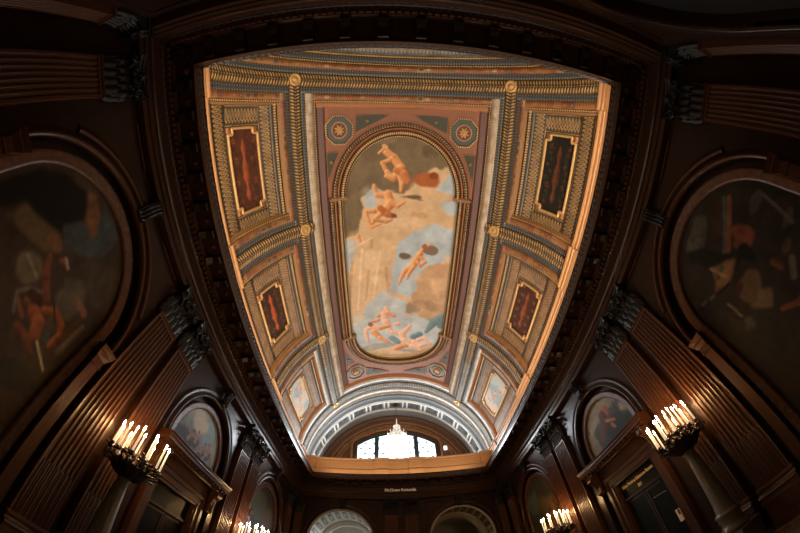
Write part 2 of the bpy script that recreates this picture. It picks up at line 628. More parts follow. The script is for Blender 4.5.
ARX, ARZ, ARR = 3.75, 4.85, 2.1
for side in ('far', 'near'):
    mb = MB('wood')
    for s in (-1, 1):
        arch_plate(mb, min(0, s * 7.1), max(0, s * 7.1), 0, 7.7, s * ARX, ARZ, ARR, -0.2, FRONT, 'wood')
        if side == 'near':
            mb.poly([(s * ARX - 2.4, -0.1, 0), (s * ARX + 2.4, -0.1, 0), (s * ARX + 2.4, -0.1, 7.3), (s * ARX - 2.4, -0.1, 7.3)], 'black')
    mb.poly([(-XW, 0, 7.3), (XW, 0, 7.3), (XW, 0, 9), (-XW, 0, 9)], 'wood')
    w = mb.build('wall_' + side, None, *[SIDES[side][0], SIDES[side][1]])
    tag(w, 'dark wooden %s end wall with two round arches' % side, 'wall', kind='structure')
    mb = MB('wood')
    for s in (-1, 1):
        arch_ring(mb, s * ARX, ARZ, 0, [(ARR, FRONT - 0.1), (ARR, FRONT + 0.07), (ARR + 0.07, FRONT + 0.1), (ARR + 0.1, FRONT + 0.05), (ARR + 0.22, FRONT + 0.04), (ARR + 0.26, FRONT + 0.09), (ARR + 0.32, FRONT)], 'wood')
    mb.build('archivolt', w)
    mb = MB('wood')
    for s in (-1, 1):
        for k in (-1, 1):       # triangular spandrel mouldings beside each arch head
            x = s * ARX + k * 2.2
            pts = [(x, 7.35), (x - k * 1.3, 7.35), (x, 5.9)]
            for a, b in zip(pts, pts[1:] + pts[:1]):
                mb.tube([(a[0], FRONT + 0.01, a[1]), (b[0], FRONT + 0.01, b[1])], 0.035, 'wood', 5, False)
    mb.build('spandrel_moulding', w)

# the marble corridors behind the far arches
for s, nm, depth, mt in ((-1, 'left', 3.4, 'stone'), (1, 'right', 1.9, 'stone')):
    mb = MB(mt)
    xc = -s * ARX          # local x of the far wall is mirrored
    def soffit(r, d0, d1, m, n=48):
        P = [[(xc + r * COS(PI * i / n), d, ARZ + r * SIN(PI * i / n)) for d in (d0, d1)] for i in range(n + 1)]
        mb.grid(P, m)
        for k in (-1, 1):
            mb.poly([(xc + k * r, d0, 0), (xc + k * r, d1, 0), (xc + k * r, d1, ARZ), (xc + k * r, d0, ARZ)], m)
    soffit(ARR - 0.03, 0.12, -depth, mt)
    arch_ring(mb, xc, ARZ, 0, [(ARR - 0.14, 0.1), (ARR - 0.14, 0.2), (ARR - 0.02, 0.2)], mt)
    arch_ring(mb, xc, ARZ, 0, [(ARR - 0.02, -depth + 0.3), (ARR - 0.16, -depth + 0.25), (ARR - 0.2, -depth), (ARR - 0.3, -depth - 0.05), (ARR - 0.3, -depth - 0.5)], mt)
    o = mb.build('ceiling_corridor_' + nm, None, *[SIDES['far'][0], SIDES['far'][1]])
    tag(o, 'round-arched pale marble passage behind the %s far arch' % nm, 'passage', kind='structure')
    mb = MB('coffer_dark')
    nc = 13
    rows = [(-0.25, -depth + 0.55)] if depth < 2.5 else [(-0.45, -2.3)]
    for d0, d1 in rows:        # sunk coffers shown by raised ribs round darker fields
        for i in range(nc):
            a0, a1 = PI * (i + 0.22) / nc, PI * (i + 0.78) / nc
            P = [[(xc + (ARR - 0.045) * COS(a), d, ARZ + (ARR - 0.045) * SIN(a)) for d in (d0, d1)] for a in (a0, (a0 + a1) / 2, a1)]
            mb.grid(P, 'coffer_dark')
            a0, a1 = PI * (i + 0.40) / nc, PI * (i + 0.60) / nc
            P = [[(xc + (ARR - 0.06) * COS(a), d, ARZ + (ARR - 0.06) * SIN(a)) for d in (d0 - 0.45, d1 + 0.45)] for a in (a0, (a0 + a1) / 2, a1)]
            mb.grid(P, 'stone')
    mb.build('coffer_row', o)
    mb = MB('stone')
    for k in (-1, 1):
        mb.poly([(xc + k * 3.0, -depth - 0.5, 0), (xc + k * 3.0, -8, 0), (xc + k * 3.0, -8, 7.4), (xc + k * 3.0, -depth - 0.5, 7.4)], 'stone')
    mb.poly([(xc - 3, -8, 0), (xc + 3, -8, 0), (xc + 3, -8, 7.4), (xc - 3, -8, 7.4)], 'stone')
    mb.poly([(xc - 3, -depth - 0.5, 7.4), (xc + 3, -depth - 0.5, 7.4), (xc + 3, -8, 7.4), (xc - 3, -8, 7.4)], 'stone')
    o = mb.build('wall_corridor_' + nm, None, *[SIDES['far'][0], SIDES['far'][1]])
    tag(o, 'pale walls of the %s passage beyond the far arch' % nm, 'wall', kind='structure')
    # the wall between the tunnel's mouth and the hall's walls
    mb = MB('stone')
    arch_plate(mb, xc - 3.0, xc + 3.0, 0, 7.4, xc, ARZ, ARR - 0.3, -depth - 0.55, -depth - 0.5, 'stone')
    mb.build('wall_end', o)

mb = MB('floor')
mb.box((-XW, -YW, -0.1), (XW, YW + 8.2, 0), 'floor')
tag(mb.build('floor'), 'dim polished stone floor of the hall', 'floor', kind='structure')

# ------------------------------------------------------------------ entablature (four runs)
PROF = [(0.0, 7.62), (0.44, 7.62), (0.44, 7.78), (0.48, 7.79), (0.48, 7.93), (0.53, 7.96), (0.55, 8.02), (0.5, 8.05), (0.5, 8.35),
        (0.53, 8.37), (0.56, 8.40), (0.58, 8.41), (0.58, 8.52), (0.70, 8.54), (0.74, 8.58), (0.76, 8.70), (1.30, 8.70), (1.30, 8.66), (1.34, 8.66), (1.34, 8.80)]
CYMA = [(1.34, 8.80), (1.355, 8.84), (1.345, 8.90), (1.37, 8.96), (1.40, 9.0)]
TOP = [(1.40, 9.0), (1.40, 9.03), (1.34, 9.03), (0.2, 9.05)]


def mitre_run(mb, prof, half, m, smooth=False, uvs=True):
    """moulding round an inside corner: each end retreats by its own depth"""
    L = [0]
    for (a, b), (c, d) in zip(prof, prof[1:]):
        L.append(L[-1] + math.hypot(c - a, d - b))
    n = 24
    P, UV = [], []
    for i in range(n + 1):
        f = -1 + 2 * i / n
        P.append([(f * (half - d), d, z) for d, z in prof])
        UV.append([(f * (half - d), l / L[-1]) for (d, z), l in zip(prof, L)])
    mb.grid(P, m, UV, smooth)


def modillion_mesh():
    mb = MB('wood')
    pr = [(0.74, 8.53), (0.80, 8.50), (0.90, 8.53), (1.00, 8.58), (1.12, 8.59), (1.22, 8.575), (1.27, 8.60), (1.27, 8.70), (0.74, 8.70)]
    mb.extrude(pr, -0.11, 0.11, 'wood', smooth=False)
    mb.box((-0.13, 0.74, 8.665), (0.13, 1.29, 8.70), 'wood')
    # scroll at the front, leaf below
    mb.tube([(-0.12, 1.22, 8.61), (0.12, 1.22, 8.61)], 0.045, 'wood', 8)
    mb.tube([(-0.12, 0.80, 8.55), (0.12, 0.80, 8.55)], 0.05, 'wood', 8)
    return mb


mod_me = modillion_mesh().build('modillion')
mod_mesh = mod_me.data
bpy.data.objects.remove(mod_me)
ros_mb = MB('wood_red')
ros_mb.lathe([(0.11, 0.0), (0.09, -0.03), (0.05, -0.05), (0.0001, -0.06)], 'wood_red', n=10)
_o = ros_mb.build('soffit_rosette')
ros_mesh = _o.data
bpy.data.objects.remove(_o)

for i, (side, half) in enumerate((('left', YW), ('right', YW), ('far', XW), ('near', XW))):
    mb = MB('wood_h')
    mitre_run(mb, PROF, half, 'wood_h')
    mitre_run(mb, TOP, half, 'wood_h')
    en = mb.build('trim_%d' % (i + 1), None, *[SIDES[side][0], SIDES[side][1]])
    tag(en, 'dark wooden bracketed cornice along the %s wall' % side, 'cornice', kind='structure')
    mb = MB('leaf_w')
    mitre_run(mb, CYMA, half, 'leaf_w', True)
    mb.build('leaf_moulding', en)
    mb = MB('wood_red')
    n = int((half - 0.72) * 2 / 0.17)
    for k in range(n):
        x = -(half - 0.72) + (k + 0.5) * (half - 0.72) * 2 / n
        mb.box((x - 0.055, 0.57, 8.41), (x + 0.055, 0.69, 8.515), 'wood_red')
    mb.build('dentil_band', en)
    mb = MB('leaf_w')
    mitre_run(mb, [(0.50, 8.345), (0.54, 8.355), (0.56, 8.40)], half, 'leaf_w')
    mb.build('bead_moulding', en)
    nm = 27 if half > 10 else 15
    span = (half - 1.02) * 2
    for k in range(nm):
        o = bpy.data.objects.new('modillion', mod_mesh)
        C.objects.link(o)
        o.parent = en
        o.location = (-span / 2 + span * k / (nm - 1), 0, 0)
        if k < nm - 1 and side != 'near':
            o = bpy.data.objects.new('soffit_rosette', ros_mesh)
            C.objects.link(o)
            o.parent = en
            o.location = (-span / 2 + span * (k + 0.5) / (nm - 1), 1.05, 8.70)

# parapets standing on the cornice, with a pedestal under every vault rib
for i, (side, half, top) in enumerate((('left', YW, 10.72), ('right', YW, 10.72), ('far', XW, 10.62), ('near', XW, 10.3))):
    mb = MB('parapet')
    pr = [(0.3, 9.04), (0.41, 9.05), (0.41, 9.70), (0.38, 9.72), (0.38, 9.75), (0.31, 9.80), (0.31, top - 0.3), (0.34, top - 0.28), (0.34, top - 0.18), (0.30, top - 0.16), (0.36, top - 0.1), (0.38, top - 0.06), (0.38, top), (0.02, top)]
    if side in ('left', 'right'):
        mitre_run(mb, pr, half, 'parapet')
    else:
        mitre_run(mb, pr, half, 'parapet')
    if side == 'far':
        mb.poly([(-XW, 0.1, 9.0), (XW, 0.1, 9.0), (XW, 0.1, top), (-XW, 0.1, top)], 'parapet')
    o = mb.build('trim_%d' % (i + 5), None, *[SIDES[side][0], SIDES[side][1]])
    tag(o, 'golden wooden parapet standing on the %s cornice' % side, 'parapet', kind='structure')
    ts = (-10.95, -3.69, 3.69, 10.95) if half > 10 else (-6.4, -1.2, 1.2, 6.4)
    for t in ts:
        w = 0.95 if half > 10 else 0.5
        mb = MB('parapet')
        off = 0.1
        pp = [(d + (off if d > 0.2 else 0), z + (0.03 if z > 10 else 0)) for d, z in pr]
        mb.extrude(pp, max(t - w, -half + 0.45), min(t + w, half - 0.45), 'parapet')
        mb.build('pedestal', o)

# ------------------------------------------------------------------ the barrel vault
def VP(a, y, h=0.0):
    r = RV - h
    return (SIN(a) * r, y, ZC + COS(a) * r)


def vstrip(mb, a0, a1, y0, y1, prof, m, along='y', smooth=True, uoff=0.0):
    """band on the vault between angles a0..a1 (degrees from the crown) and y0..y1;
    prof = [(v across, height below the shell)]"""
    A0, A1 = RAD(a0), RAD(a1)
    P, UV = [], []
    if along == 'y':
        n = max(1, int(abs(y1 - y0) / 2))
        sub = max(1, int(abs(a1 - a0) / 3))
        pr = dens(prof, sub)
        for i in range(n + 1):
            y = y0 + (y1 - y0) * i / n
            P.append([VP(A0 + (A1 - A0) * v, y, h) for v, h in pr])
            UV.append([(y + uoff, v) for v, h in pr])
    else:
        n = max(2, int(abs(a1 - a0) / 1.5))
        for i in range(n + 1):
            a = A0 + (A1 - A0) * i / n
            P.append([VP(a, y0 + (y1 - y0) * v, h) for v, h in prof])
            UV.append([(a * RV + uoff, v) for v, h in prof])
    mb.grid(P, m, UV, smooth)


def dens(prof, sub):
    if sub <= 1:
        return prof
    out = [prof[0]]
    for (v0, h0), (v1, h1) in zip(prof, prof[1:]):
        k = max(1, int(sub * abs(v1 - v0) + 0.99))
        for i in range(1, k + 1):
            out.append((v0 + (v1 - v0) * i / k, h0 + (h1 - h0) * i / k))
    return out


def flat(h, h0=0.0):
    return [(0.0, h0), (0.0, h), (1.0, h), (1.0, h0)]


def torus(h, b, n=8):
    return [(0, 0.0)] + [(i / n, h + b * math.sqrt(max(0, 1 - (2 * i / n - 1) ** 2))) for i in range(n + 1)] + [(1, 0.0)]


AE = 88.0
mb = MB('darkgreen')
vstrip(mb, -AE - 2, AE + 2, -YE, YE, [(0, 0), (0.25, 0), (0.5, 0), (0.75, 0), (1, 0)], 'darkgreen', 'a')
vault = mb.build('ceiling')
tag(vault, 'barrel vault covered with gilded ribs and painted coffers', 'ceiling', kind='structure')

# transverse ribs: leaf torus between blue bands, mosaics and beads
for y in (-10.95, -3.69, 3.69, 10.95):
    end = abs(y) > 5
    day = y > 5  # far rib takes the paler copies with daylight painted in
    mb = MB('leaf_g' if day else 'leaf', 'dots', 'mos', 'bead')
    spans = [(-AE, AE)] if end else [(-AE, -42.4), (42.4, AE)]
    for a0, a1 in spans:
        vstrip(mb, a0, a1, y - 0.33, y + 0.33, torus(0.21, 0.10), 'leaf_g' if day else 'leaf', 'a')
        for s in (-1, 1):
            lo = lambda p, q: (y + s * p, y + s * q)
            vstrip(mb, a0, a1, *lo(0.33, 0.62), flat(0.19), 'dots', 'a')
    sp2 = [(-AE, -51.2), (51.2, AE)]
    for s in (-1, 1):
        outer = end and s * y > 0
        for a0, a1 in ([(-AE, AE)] if outer else sp2 + ([(-42.3, 42.3)] if end else [])):
            vstrip(mb, a0, a1, y + s * 0.62, y + s * 0.92, flat(0.25), 'whiteband' if day else 'mos', 'a')
            vstrip(mb, a0, a1, y + s * 0.92, y + s * 1.05, torus(0.16, 0.06, 4), 'bead', 'a')
            if not outer:      # moulded side of the rib, stepping back to the coffers
                P, UV = [], []
                k = max(2, int((a1 - a0) / 1.5))
                pf = [(1.05, 0.24), (1.10, 0.23), (1.14, 0.17), (1.24, 0.16), (1.27, 0.09), (1.36, 0.0)] if day else [(1.05, 0.24), (1.08, 0.20), (1.09, 0.16), (1.12, 0.15), (1.13, 0.08), (1.16, 0.0)]
                for i in range(k + 1):
                    aa = RAD(a0 + (a1 - a0) * i / k)
                    P.append([VP(aa, y + s * t, h) for t, h in pf])
                    UV.append([(aa * RV, j / 5) for j in range(6)])
                mb.grid(P, 'orange' if day else 'gilt_dark', UV)
    mb.build('transverse_rib', vault)
    # rosettes where the ribs cross
    for a in (-46.9, 46.9):
        mb = MB('gilt')
        c = Vector(VP(RAD(a), y, 0.30))
        nrm = Vector((-SIN(RAD(a)), 0, -COS(RAD(a))))
        t1 = Vector((COS(RAD(a)), 0, -SIN(RAD(a))))
        t2 = Vector((0, 1, 0))
        prof = [(0.30, 0.0), (0.30, 0.05), (0.22, 0.08), (0.2, 0.03), (0.12, 0.04), (0.08, 0.1), (0.001, 0.11)]
        P = [[tuple(c + (t1 * COS(2 * PI * i / 16) + t2 * SIN(2 * PI * i / 16)) * r + nrm * h) for r, h in prof] for i in range(17)]
        mb.grid(P, 'gilt')
        mb.build('crossing_rosette', vault)

# longitudinal ribs
for s in (-1, 1):
    mb = MB('leaf', 'dots', 'mos', 'pale', 'bead')
    S = lambda p, q: (min(s * p, s * q), max(s * p, s * q))
    vstrip(mb, *S(44.4, 49.5), -11.0, 6.2, torus(0.211, 0.10), 'leaf')
    vstrip(mb, *S(44.4, 49.5), 6.2, 11.0, torus(0.211, 0.10), 'leaf_g')
    vstrip(mb, *S(49.5, 51.2), -10.33, 10.33, flat(0.192), 'dots')
    vstrip(mb, *S(42.3, 44.4), -10.33, 10.33, flat(0.192), 'dots')
    for y0, y1 in ((-10.33, -4.31), (-3.07, 3.07), (4.31, 10.33)):
        vstrip(mb, *S(51.2, 53.5), y0, y1, flat(0.252), 'mos' if y1 < 9 else 'whiteband')
        vstrip(mb, *S(53.5, 54.3), y0 + .2, y1 - .2, [(0, 0.25), (0.3, 0.2), (0.7, 0.16), (1, 0.1)] if s > 0 else [(0, 0.1), (0.3, 0.16), (0.7, 0.2), (1, 0.25)], 'orange' if y1 > 9 else 'gilt_dark')
    vstrip(mb, *S(38.8, 42.3), -10.33, 10.33, flat(0.252), 'pale')
    vstrip(mb, *S(37.8, 38.8), -10.03, 10.03, torus(0.16, 0.07, 4), 'bead')
    mb.build('longitudinal_rib', vault)

# bands beyond the end ribs, the coffered arches and the plain ends of the vault
for s, nm in ((-1, 'near'), (1, 'far')):
    mb = MB('slate', 'dots', 'lattice', 'grey')
    def vs(p, q, prof, m):
        vstrip(mb, -AE, AE, s * p, s * q, prof, m, 'a')
    vs(12.0, 12.32, flat(0.10), 'dots')
    vs(12.32, 12.48, torus(0.08, 0.05, 4), 'bead_s')
    vs(12.48, 13.45, flat(0.05), 'lattice' if s < 0 else 'slate')
    vs(13.45, 13.58, torus(0.08, 0.05, 4), 'bead_s' if s < 0 else 'coffer_fr')
    vs(15.0, 16.4, [(0, 0.02), (1, 0.02)], 'grey')
    mb.build('end_band', vault)
    mb = MB('coffer_in', 'coffer_fr')
    vs(13.58, 15.0, flat(0.03), 'coffer_in')
    vs(13.58, 13.74, flat(0.16), 'coffer_fr')
    vs(14.82, 15.0, flat(0.16), 'coffer_fr')
    st = 14.3
    for k in range(-6, 7):
        a = k * st
        for b0, b1 in ((a + 4.9, a + 6.2), (a + 8.1, a + 9.4)):
            if abs(b0) < AE - 2 and abs(b1) < AE - 2:
                vstrip(mb, b0, b1, s * 13.74, s * 14.82, flat(0.16), 'coffer_fr', 'y')
        # inner raised field of each coffer
        if abs(a) < 82:
            vstrip(mb, a - 3.4, a + 3.4, s * 14.05, s * 14.55, flat(0.06), 'slate', 'y')
    mb.build('coffered_arch', vault)


# lunette walls closing the vault, the far one with the window
def disc_wall(mb, y, r, z0, m, n=40):
    pts = [(r * COS(PI * i / n), y, ZC + r * SIN(PI * i / n)) for i in range(n + 1)]
    mb.poly([(-r, y, z0)] + pts[::-1][:0] + [(-r, y, ZC)] + [p for p in pts[::-1]] + [(r, y, z0)], m)


for s, nm in ((-1, 'near'), (1, 'far')):
    mb = MB('brownwall')
    disc_wall(mb, s * YE, RV + 0.1, 8.6, 'brownwall')
    mb.poly([(-RV, s * YE, 9.0), (RV, s * YE, 9.0), (RV, s * (YW - 0.3), 9.0), (-RV, s * (YW - 0.3), 9.0)], 'brownwall')
    for k in (-1, 1):
        mb.poly([(k * RV, s * YE, 8.9), (k * RV, s * (YW - 0.4), 8.9), (k * RV, s * (YW - 0.4), 10.6), (k * RV, s * YE, 10.6)], 'brownwall')
    w = mb.build('wall_lunette_' + nm)
    tag(w, 'brown lunette wall closing the %s end of the vault' % nm, 'wall', kind='structure')
    mb = MB('orange', 'guil2', 'wood_red')
    y = -s * 1.0

    def ring(r, d, wd_, m, n=48):
        P, UV = [], []
        for i in range(n + 1):
            a = PI * i / n
            P.append([(rr * COS(a), s * YE - s * dd, ZC + rr * SIN(a)) for rr, dd in ((r, 0), (r, d), (r + wd_, d), (r + wd_, 0))])
            UV.append([(a * r, t) for t in (0, 0.01, 0.99, 1)])
        mb.grid(P, m, UV)
    ring(6.72, 0.22, 0.3, 'brownwall')
    ring(6.2, 0.12, 0.14, 'orange')
    ring(5.72, 0.10, 0.42, 'guil2')
    ring(5.56, 0.14, 0.12, 'orange')
    mb.build('arch_moulding', w)

# lunette window
WX, WZ0, WZ1, WZC = 3.62, 11.2, 14.05, 15.28
RW = (WX ** 2 + (WZC - WZ1) ** 2) / (2 * (WZC - WZ1))
ZW = WZC - RW


def win_top(x, grow=0.0):
    return ZW + math.sqrt((RW + grow) ** 2 - x * x)


yw = YE - 0.1
win = tag(thing('window_1', 'segmental leaded window full of daylight in the far lunette', 'window', (0, yw, 0)), kind='structure')
xs = [-WX, -1.97, -1.6, 1.6, 1.97, WX]
for x0, x1 in ((-WX + 0.1, -1.97), (-1.6, 1.6), (1.97, WX - 0.1)):
    mb = MB('pane')
    n = 14
    P = [[(x0 + (x1 - x0) * i / n, 0, WZ0), (x0 + (x1 - x0) * i / n, 0, win_top(x0 + (x1 - x0) * i / n) - 0.08)] for i in range(n + 1)]
    UV = [[(p[0] + 20, p[2] - 3) for p in r] for r in P]
    mb.grid(P, 'pane', UV, False)
    mb.build('pane', win)
for x in (-1.785, 1.785):
    mb = MB('teal')
    mb.box((x - 0.19, -0.16, WZ0), (x + 0.19, 0.0, win_top(x) - 0.02), 'teal')
    mb.build('mullion', win)
mb = MB('teal', 'orange', 'wood_red')


def win_ring(g0, g1, d0, d1, m, n=40):
    P = []
    a1 = math.asin(WX / RW)
    pts = [(-1, WZ0), (-1, (WZ0 + WZ1) / 2), (-1, WZ1)]
    for q in (g0, g1):
        row = [(-WX - q, WZ0)] + [(-WX - q, WZ1 - 0.02)] + [((RW + q) * SIN(-a1 + 2 * a1 * i / n), ZW + (RW + q) * COS(-a1 + 2 * a1 * i / n)) for i in range(n + 1)] + [(WX + q, WZ1 - 0.02), (WX + q, WZ0)]
        P.append(row)
    mb.grid([[(x, -d1, z) for x, z in P[0]], [(x, -d1, z) for x, z in P[1]]], m, None, False)
    for r in P:
        mb.grid([[(x, -d0, z) for x, z in r], [(x, -d1, z) for x, z in r]], m, None, False)


win_ring(-0.13, 0.0, 0.0, 0.14, 'teal')
win_ring(0.0, 0.30, -0.1, 0.22, 'wood_red')
win_ring(0.30, 0.44, -0.1, 0.34, 'orange')
mb.build('window_frame', win)
# the small pale lamp on the lunette wall beside the window
mb = MB('lampwhite', 'wood_red')
mb.box((-0.15, -0.1, -0.17), (0.15, 0.1, 0.17), 'lampwhite')
o = mb.build('wall_lamp', None, (4.42, YE - 0.14, 13.50))
tag(o, 'small square white lamp on the lunette wall right of the window', 'lamp')

# ------------------------------------------------------------------ painting by numbers
def fbm(h, w, cells, octaves=4, seed=0, aspect=1.0):
    r = np.random.default_rng(seed)
    out = np.zeros((h, w))
    amp = 1.0
    tot = 0
    for o in range(octaves):
        cy, cx = max(2, int(cells * aspect * 2 ** o)) + 2, max(2, int(cells * 2 ** o)) + 2
        g = r.random((cy, cx))
        yy, xx = np.linspace(0, cy - 1.001, h), np.linspace(0, cx - 1.001, w)
        iy, ix = yy.astype(int), xx.astype(int)
        fy, fx = (yy - iy)[:, None], (xx - ix)[None, :]
        fy, fx = fy * fy * (3 - 2 * fy), fx * fx * (3 - 2 * fx)
        a = g[np.ix_(iy, ix)] * (1 - fx) + g[np.ix_(iy, ix + 1)] * fx
        b = g[np.ix_(iy + 1, ix)] * (1 - fx) + g[np.ix_(iy + 1, ix + 1)] * fx
        out += amp * (a * (1 - fy) + b * fy)
        tot += amp
        amp *= 0.55
    return out / tot


def srgb(c):
    c = np.array(c, float) / 255
    return np.where(c <= 0.04045, c / 12.92, ((c + 0.055) / 1.055) ** 2.4)


class Canvas:
    """x to the right, y upward, both 0..1; asp = height / width; colours given as 8-bit sRGB"""
    def __init__(s, nx, ny, asp, base, seed=0):
        s.nx, s.ny, s.asp, s.seed = nx, ny, asp, seed
        s.a = np.ones((ny, nx, 3)) * srgb(base)
        s.X, s.Y = np.meshgrid(np.linspace(0, 1, nx), np.linspace(0, 1, ny))

    def blend(s, k, c):
        k = np.clip(k, 0, 1)[..., None]
        c = srgb(c) if not isinstance(c, np.ndarray) else c
        s.a = s.a * (1 - k) + c * k

    def noise(s, cells, seed, oct=4):
        return fbm(s.ny, s.nx, cells, oct, seed, s.asp)

    def cloud(s, x, y, rx, ry, c, seed, soft=0.25, cells=3):
        d = np.sqrt(((s.X - x) / rx) ** 2 + ((s.Y - y) / ry) ** 2)
        d = d + (s.noise(cells, seed) - 0.5) * 1.5
        s.blend((1 - d) / soft, c)

    def mottle(s, cells, seed, amt):
        n = s.noise(cells, seed) - 0.5
        s.a = np.clip(s.a * (1 + n[..., None] * amt), 0, 1)

    rs = 1.0

    def stroke(s, pts, r, c, c2=None, soft=0.3):
        """tapering brush stroke along points; c2 = colour of its shaded flank"""
        rs = [q * s.rs for q in (r if isinstance(r, (list, tuple)) else [r] * len(pts))]
        for (p, q, r0, r1) in zip(pts, pts[1:], rs, rs[1:]):
            px, py, qx, qy = p[0], p[1] * s.asp, q[0], q[1] * s.asp
            dx, dy = qx - px, qy - py
            L = dx * dx + dy * dy + 1e-9
            t = np.clip(((s.X - px) * dx + (s.Y * s.asp - py) * dy) / L, 0, 1)
            ex, ey = s.X - px - t * dx, s.Y * s.asp - py - t * dy
            rr = r0 + (r1 - r0) * t
            d = np.hypot(ex, ey) / rr
            k = np.clip((1 - d) / soft, 0, 1)
            if c2 is not None:
                side = np.clip((ex * 0.7 - ey * 0.6) / rr * 0.9 + 0.5, 0, 1)[..., None]
                col = srgb(c) * (1 - side) + srgb(c2) * side
                s.a = s.a * (1 - k[..., None]) + col * k[..., None]
            else:
                s.blend(k, c)

    def poly(s, pts, c, soft=0.0):
        x, y = s.X, s.Y
        ins = np.zeros(x.shape, bool)
        for (x0, y0), (x1, y1) in zip(pts, pts[1:] + pts[:1]):
            if y0 == y1:
                continue
            k = ((y0 <= y) & (y < y1)) | ((y1 <= y) & (y < y0))
            ins ^= k & (x < (x1 - x0) * (y - y0) / (y1 - y0) + x0)
        k = ins * 1.0
        for _ in range(2):
            k = (k + np.roll(k, 1, 0) + np.roll(k, -1, 0) + np.roll(k, 1, 1) + np.roll(k, -1, 1)) / 5
        s.blend(k, c)

    def mute(s, k, gain):
        lum = s.a.mean(2, keepdims=True)
        s.a = np.clip((s.a * (1 - k) + lum * k * np.array([1.08, 1.0, 0.88])) * gain, 0, 1)

    def cpoly(s, pts, c, seed, amp=0.05):
        """a polygon with wandering, softly broken edges (clouds)"""
        X, Y = s.X, s.Y
        s.X = X + (s.noise(6, seed + 500, 5) - 0.5) * amp * 2.4
        s.Y = Y + (s.noise(6, seed + 600, 5) - 0.5) * amp * 1.2
        x, y = s.X, s.Y
        ins = np.zeros(x.shape, bool)
        for (x0, y0), (x1, y1) in zip(pts, pts[1:] + pts[:1]):
            if y0 == y1:
                continue
            k = ((y0 <= y) & (y < y1)) | ((y1 <= y) & (y < y0))
            ins ^= k & (x < (x1 - x0) * (y - y0) / (y1 - y0) + x0)
        s.X, s.Y = X, Y
        k = ins * 1.0
        for _ in range(3):
            k = (k + np.roll(k, 1, 0) + np.roll(k, -1, 0) + np.roll(k, 1, 1) + np.roll(k, -1, 1)) / 5
        n = s.noise(8, seed + 700, 4)[..., None]
        s.a = s.a * (1 - k[..., None]) + np.clip(srgb(c) * (0.8 + 0.4 * n), 0, 1) * k[..., None]

    def figure(s, x, y, h, lean, pal, seed, arms=1, hair=(90, 60, 40)):
        """a loosely brushed draped figure, about h tall (in canvas widths) and tilted by lean degrees"""
        r = np.random.default_rng(seed)
        lit, mid, cloth, cloth2 = pal
        ca, sa = COS(RAD(lean)), SIN(RAD(lean))

        def P(u, v):
            return (x + (u * ca - v * sa) * h, y + (u * sa + v * ca) * h / s.asp)
        k1, k2 = r.uniform(-.12, .12), r.uniform(-.1, .1)
        s.stroke([P(-.05, .06), P(-.17 + k1, -.16), P(-.12 + k2, -.42)], [.085 * h, .065 * h, .035 * h], lit, mid)
        s.stroke([P(.05, .06), P(.15 + k2, -.14), P(.2 + k1, -.38)], [.085 * h, .06 * h, .035 * h], lit, mid)
        s.stroke([P(.14, .12), P(-.02, .0), P(-.16, -.06)], [.09 * h, .12 * h, .07 * h], cloth, cloth2)
        s.stroke([P(0, .08), P(.01, .22), P(0, .34)], [.1 * h, .11 * h, .1 * h], lit, mid)
        s.stroke([P(-.08, .33), P(-.22, .25 + k1), P(-.3 + k2, .36 + k1)], [.05 * h, .042 * h, .028 * h], lit, mid)
        s.stroke([P(.08, .33), P(.22, .4 + k2), P(.33, .5 + k1)], [.05 * h, .042 * h, .028 * h], lit, mid)
        s.stroke([P(0.01, .44), P(.02, .48)], [.06 * h, .06 * h], lit, mid)
        s.stroke([P(0.0, .49), P(.03, .51)], [.05 * h, .045 * h], hair, (60, 38, 25))


def attach_paint(o, cv, uvs):
    """colour attribute per corner, sampled from the canvas at the given per-vertex (x, y)"""
    me = o.data
    at = me.color_attributes.new('paint', 'FLOAT_COLOR', 'POINT')
    uv = np.array(uvs)
    fx = np.clip(uv[:, 0], 0, 1) * (cv.nx - 1)
    fy = np.clip(uv[:, 1], 0, 1) * (cv.ny - 1)
    ix, iy = np.minimum(fx.astype(int), cv.nx - 2), np.minimum(fy.astype(int), cv.ny - 2)
    tx, ty = (fx - ix)[:, None], (fy - iy)[:, None]
    a = cv.a
    c = (a[iy, ix] * (1 - tx) + a[iy, ix + 1] * tx) * (1 - ty) + (a[iy + 1, ix] * (1 - tx) + a[iy + 1, ix + 1] * tx) * ty
    out = np.ones((len(uv), 4))
    out[:, :3] = c
    at.data.foreach_set('color', out.astype(np.float32).ravel())


# ---- the great ceiling painting: sky, tan clouds, loosely brushed floating figures
CW, CY0, CY1 = 27.3, -8.13, 7.70        # half width in degrees, ends of the canvas
asp = (CY1 - CY0) / (2 * RAD(CW) * RV)
cv = Canvas(250, 560, asp, (206, 172, 136), 3)


def gy(y):          # room y -> canvas y
    return (y - CY0) / (CY1 - CY0)


cv.mottle(4, 11, 0.22)
cv.cpoly([(-0.076, 1.058), (1.045, 1.069), (1.077, 0.912), (0.903, 0.904), (0.747, 0.885), (0.600, 0.832), (0.499, 0.809), (0.361, 0.824), (0.276, 0.839), (0.189, 0.805), (0.149, 0.734), (0.115, 0.651), (-0.044, 0.640), (-0.107, 0.798)], (114, 97, 74), 1, 0.05)
cv.cloud(0.754, 0.961, 0.114, 0.034, (96, 80, 60), 31, 0.3, 5)
cv.cloud(0.082, 0.770, 0.052, 0.044, (120, 102, 76), 32, 0.3, 5)
cv.cloud(0.367, 0.990, 0.129, 0.020, (124, 106, 82), 33, 0.3, 5)
cv.cpoly([(0.806, 0.823), (0.914, 0.891), (1.080, 0.898), (1.100, 0.817), (0.895, 0.805)], (170, 180, 188), 2, 0.03)
cv.cpoly([(0.848, 0.777), (1.100, 0.817), (1.123, 0.736), (0.910, 0.732)], (166, 176, 186), 3, 0.03)
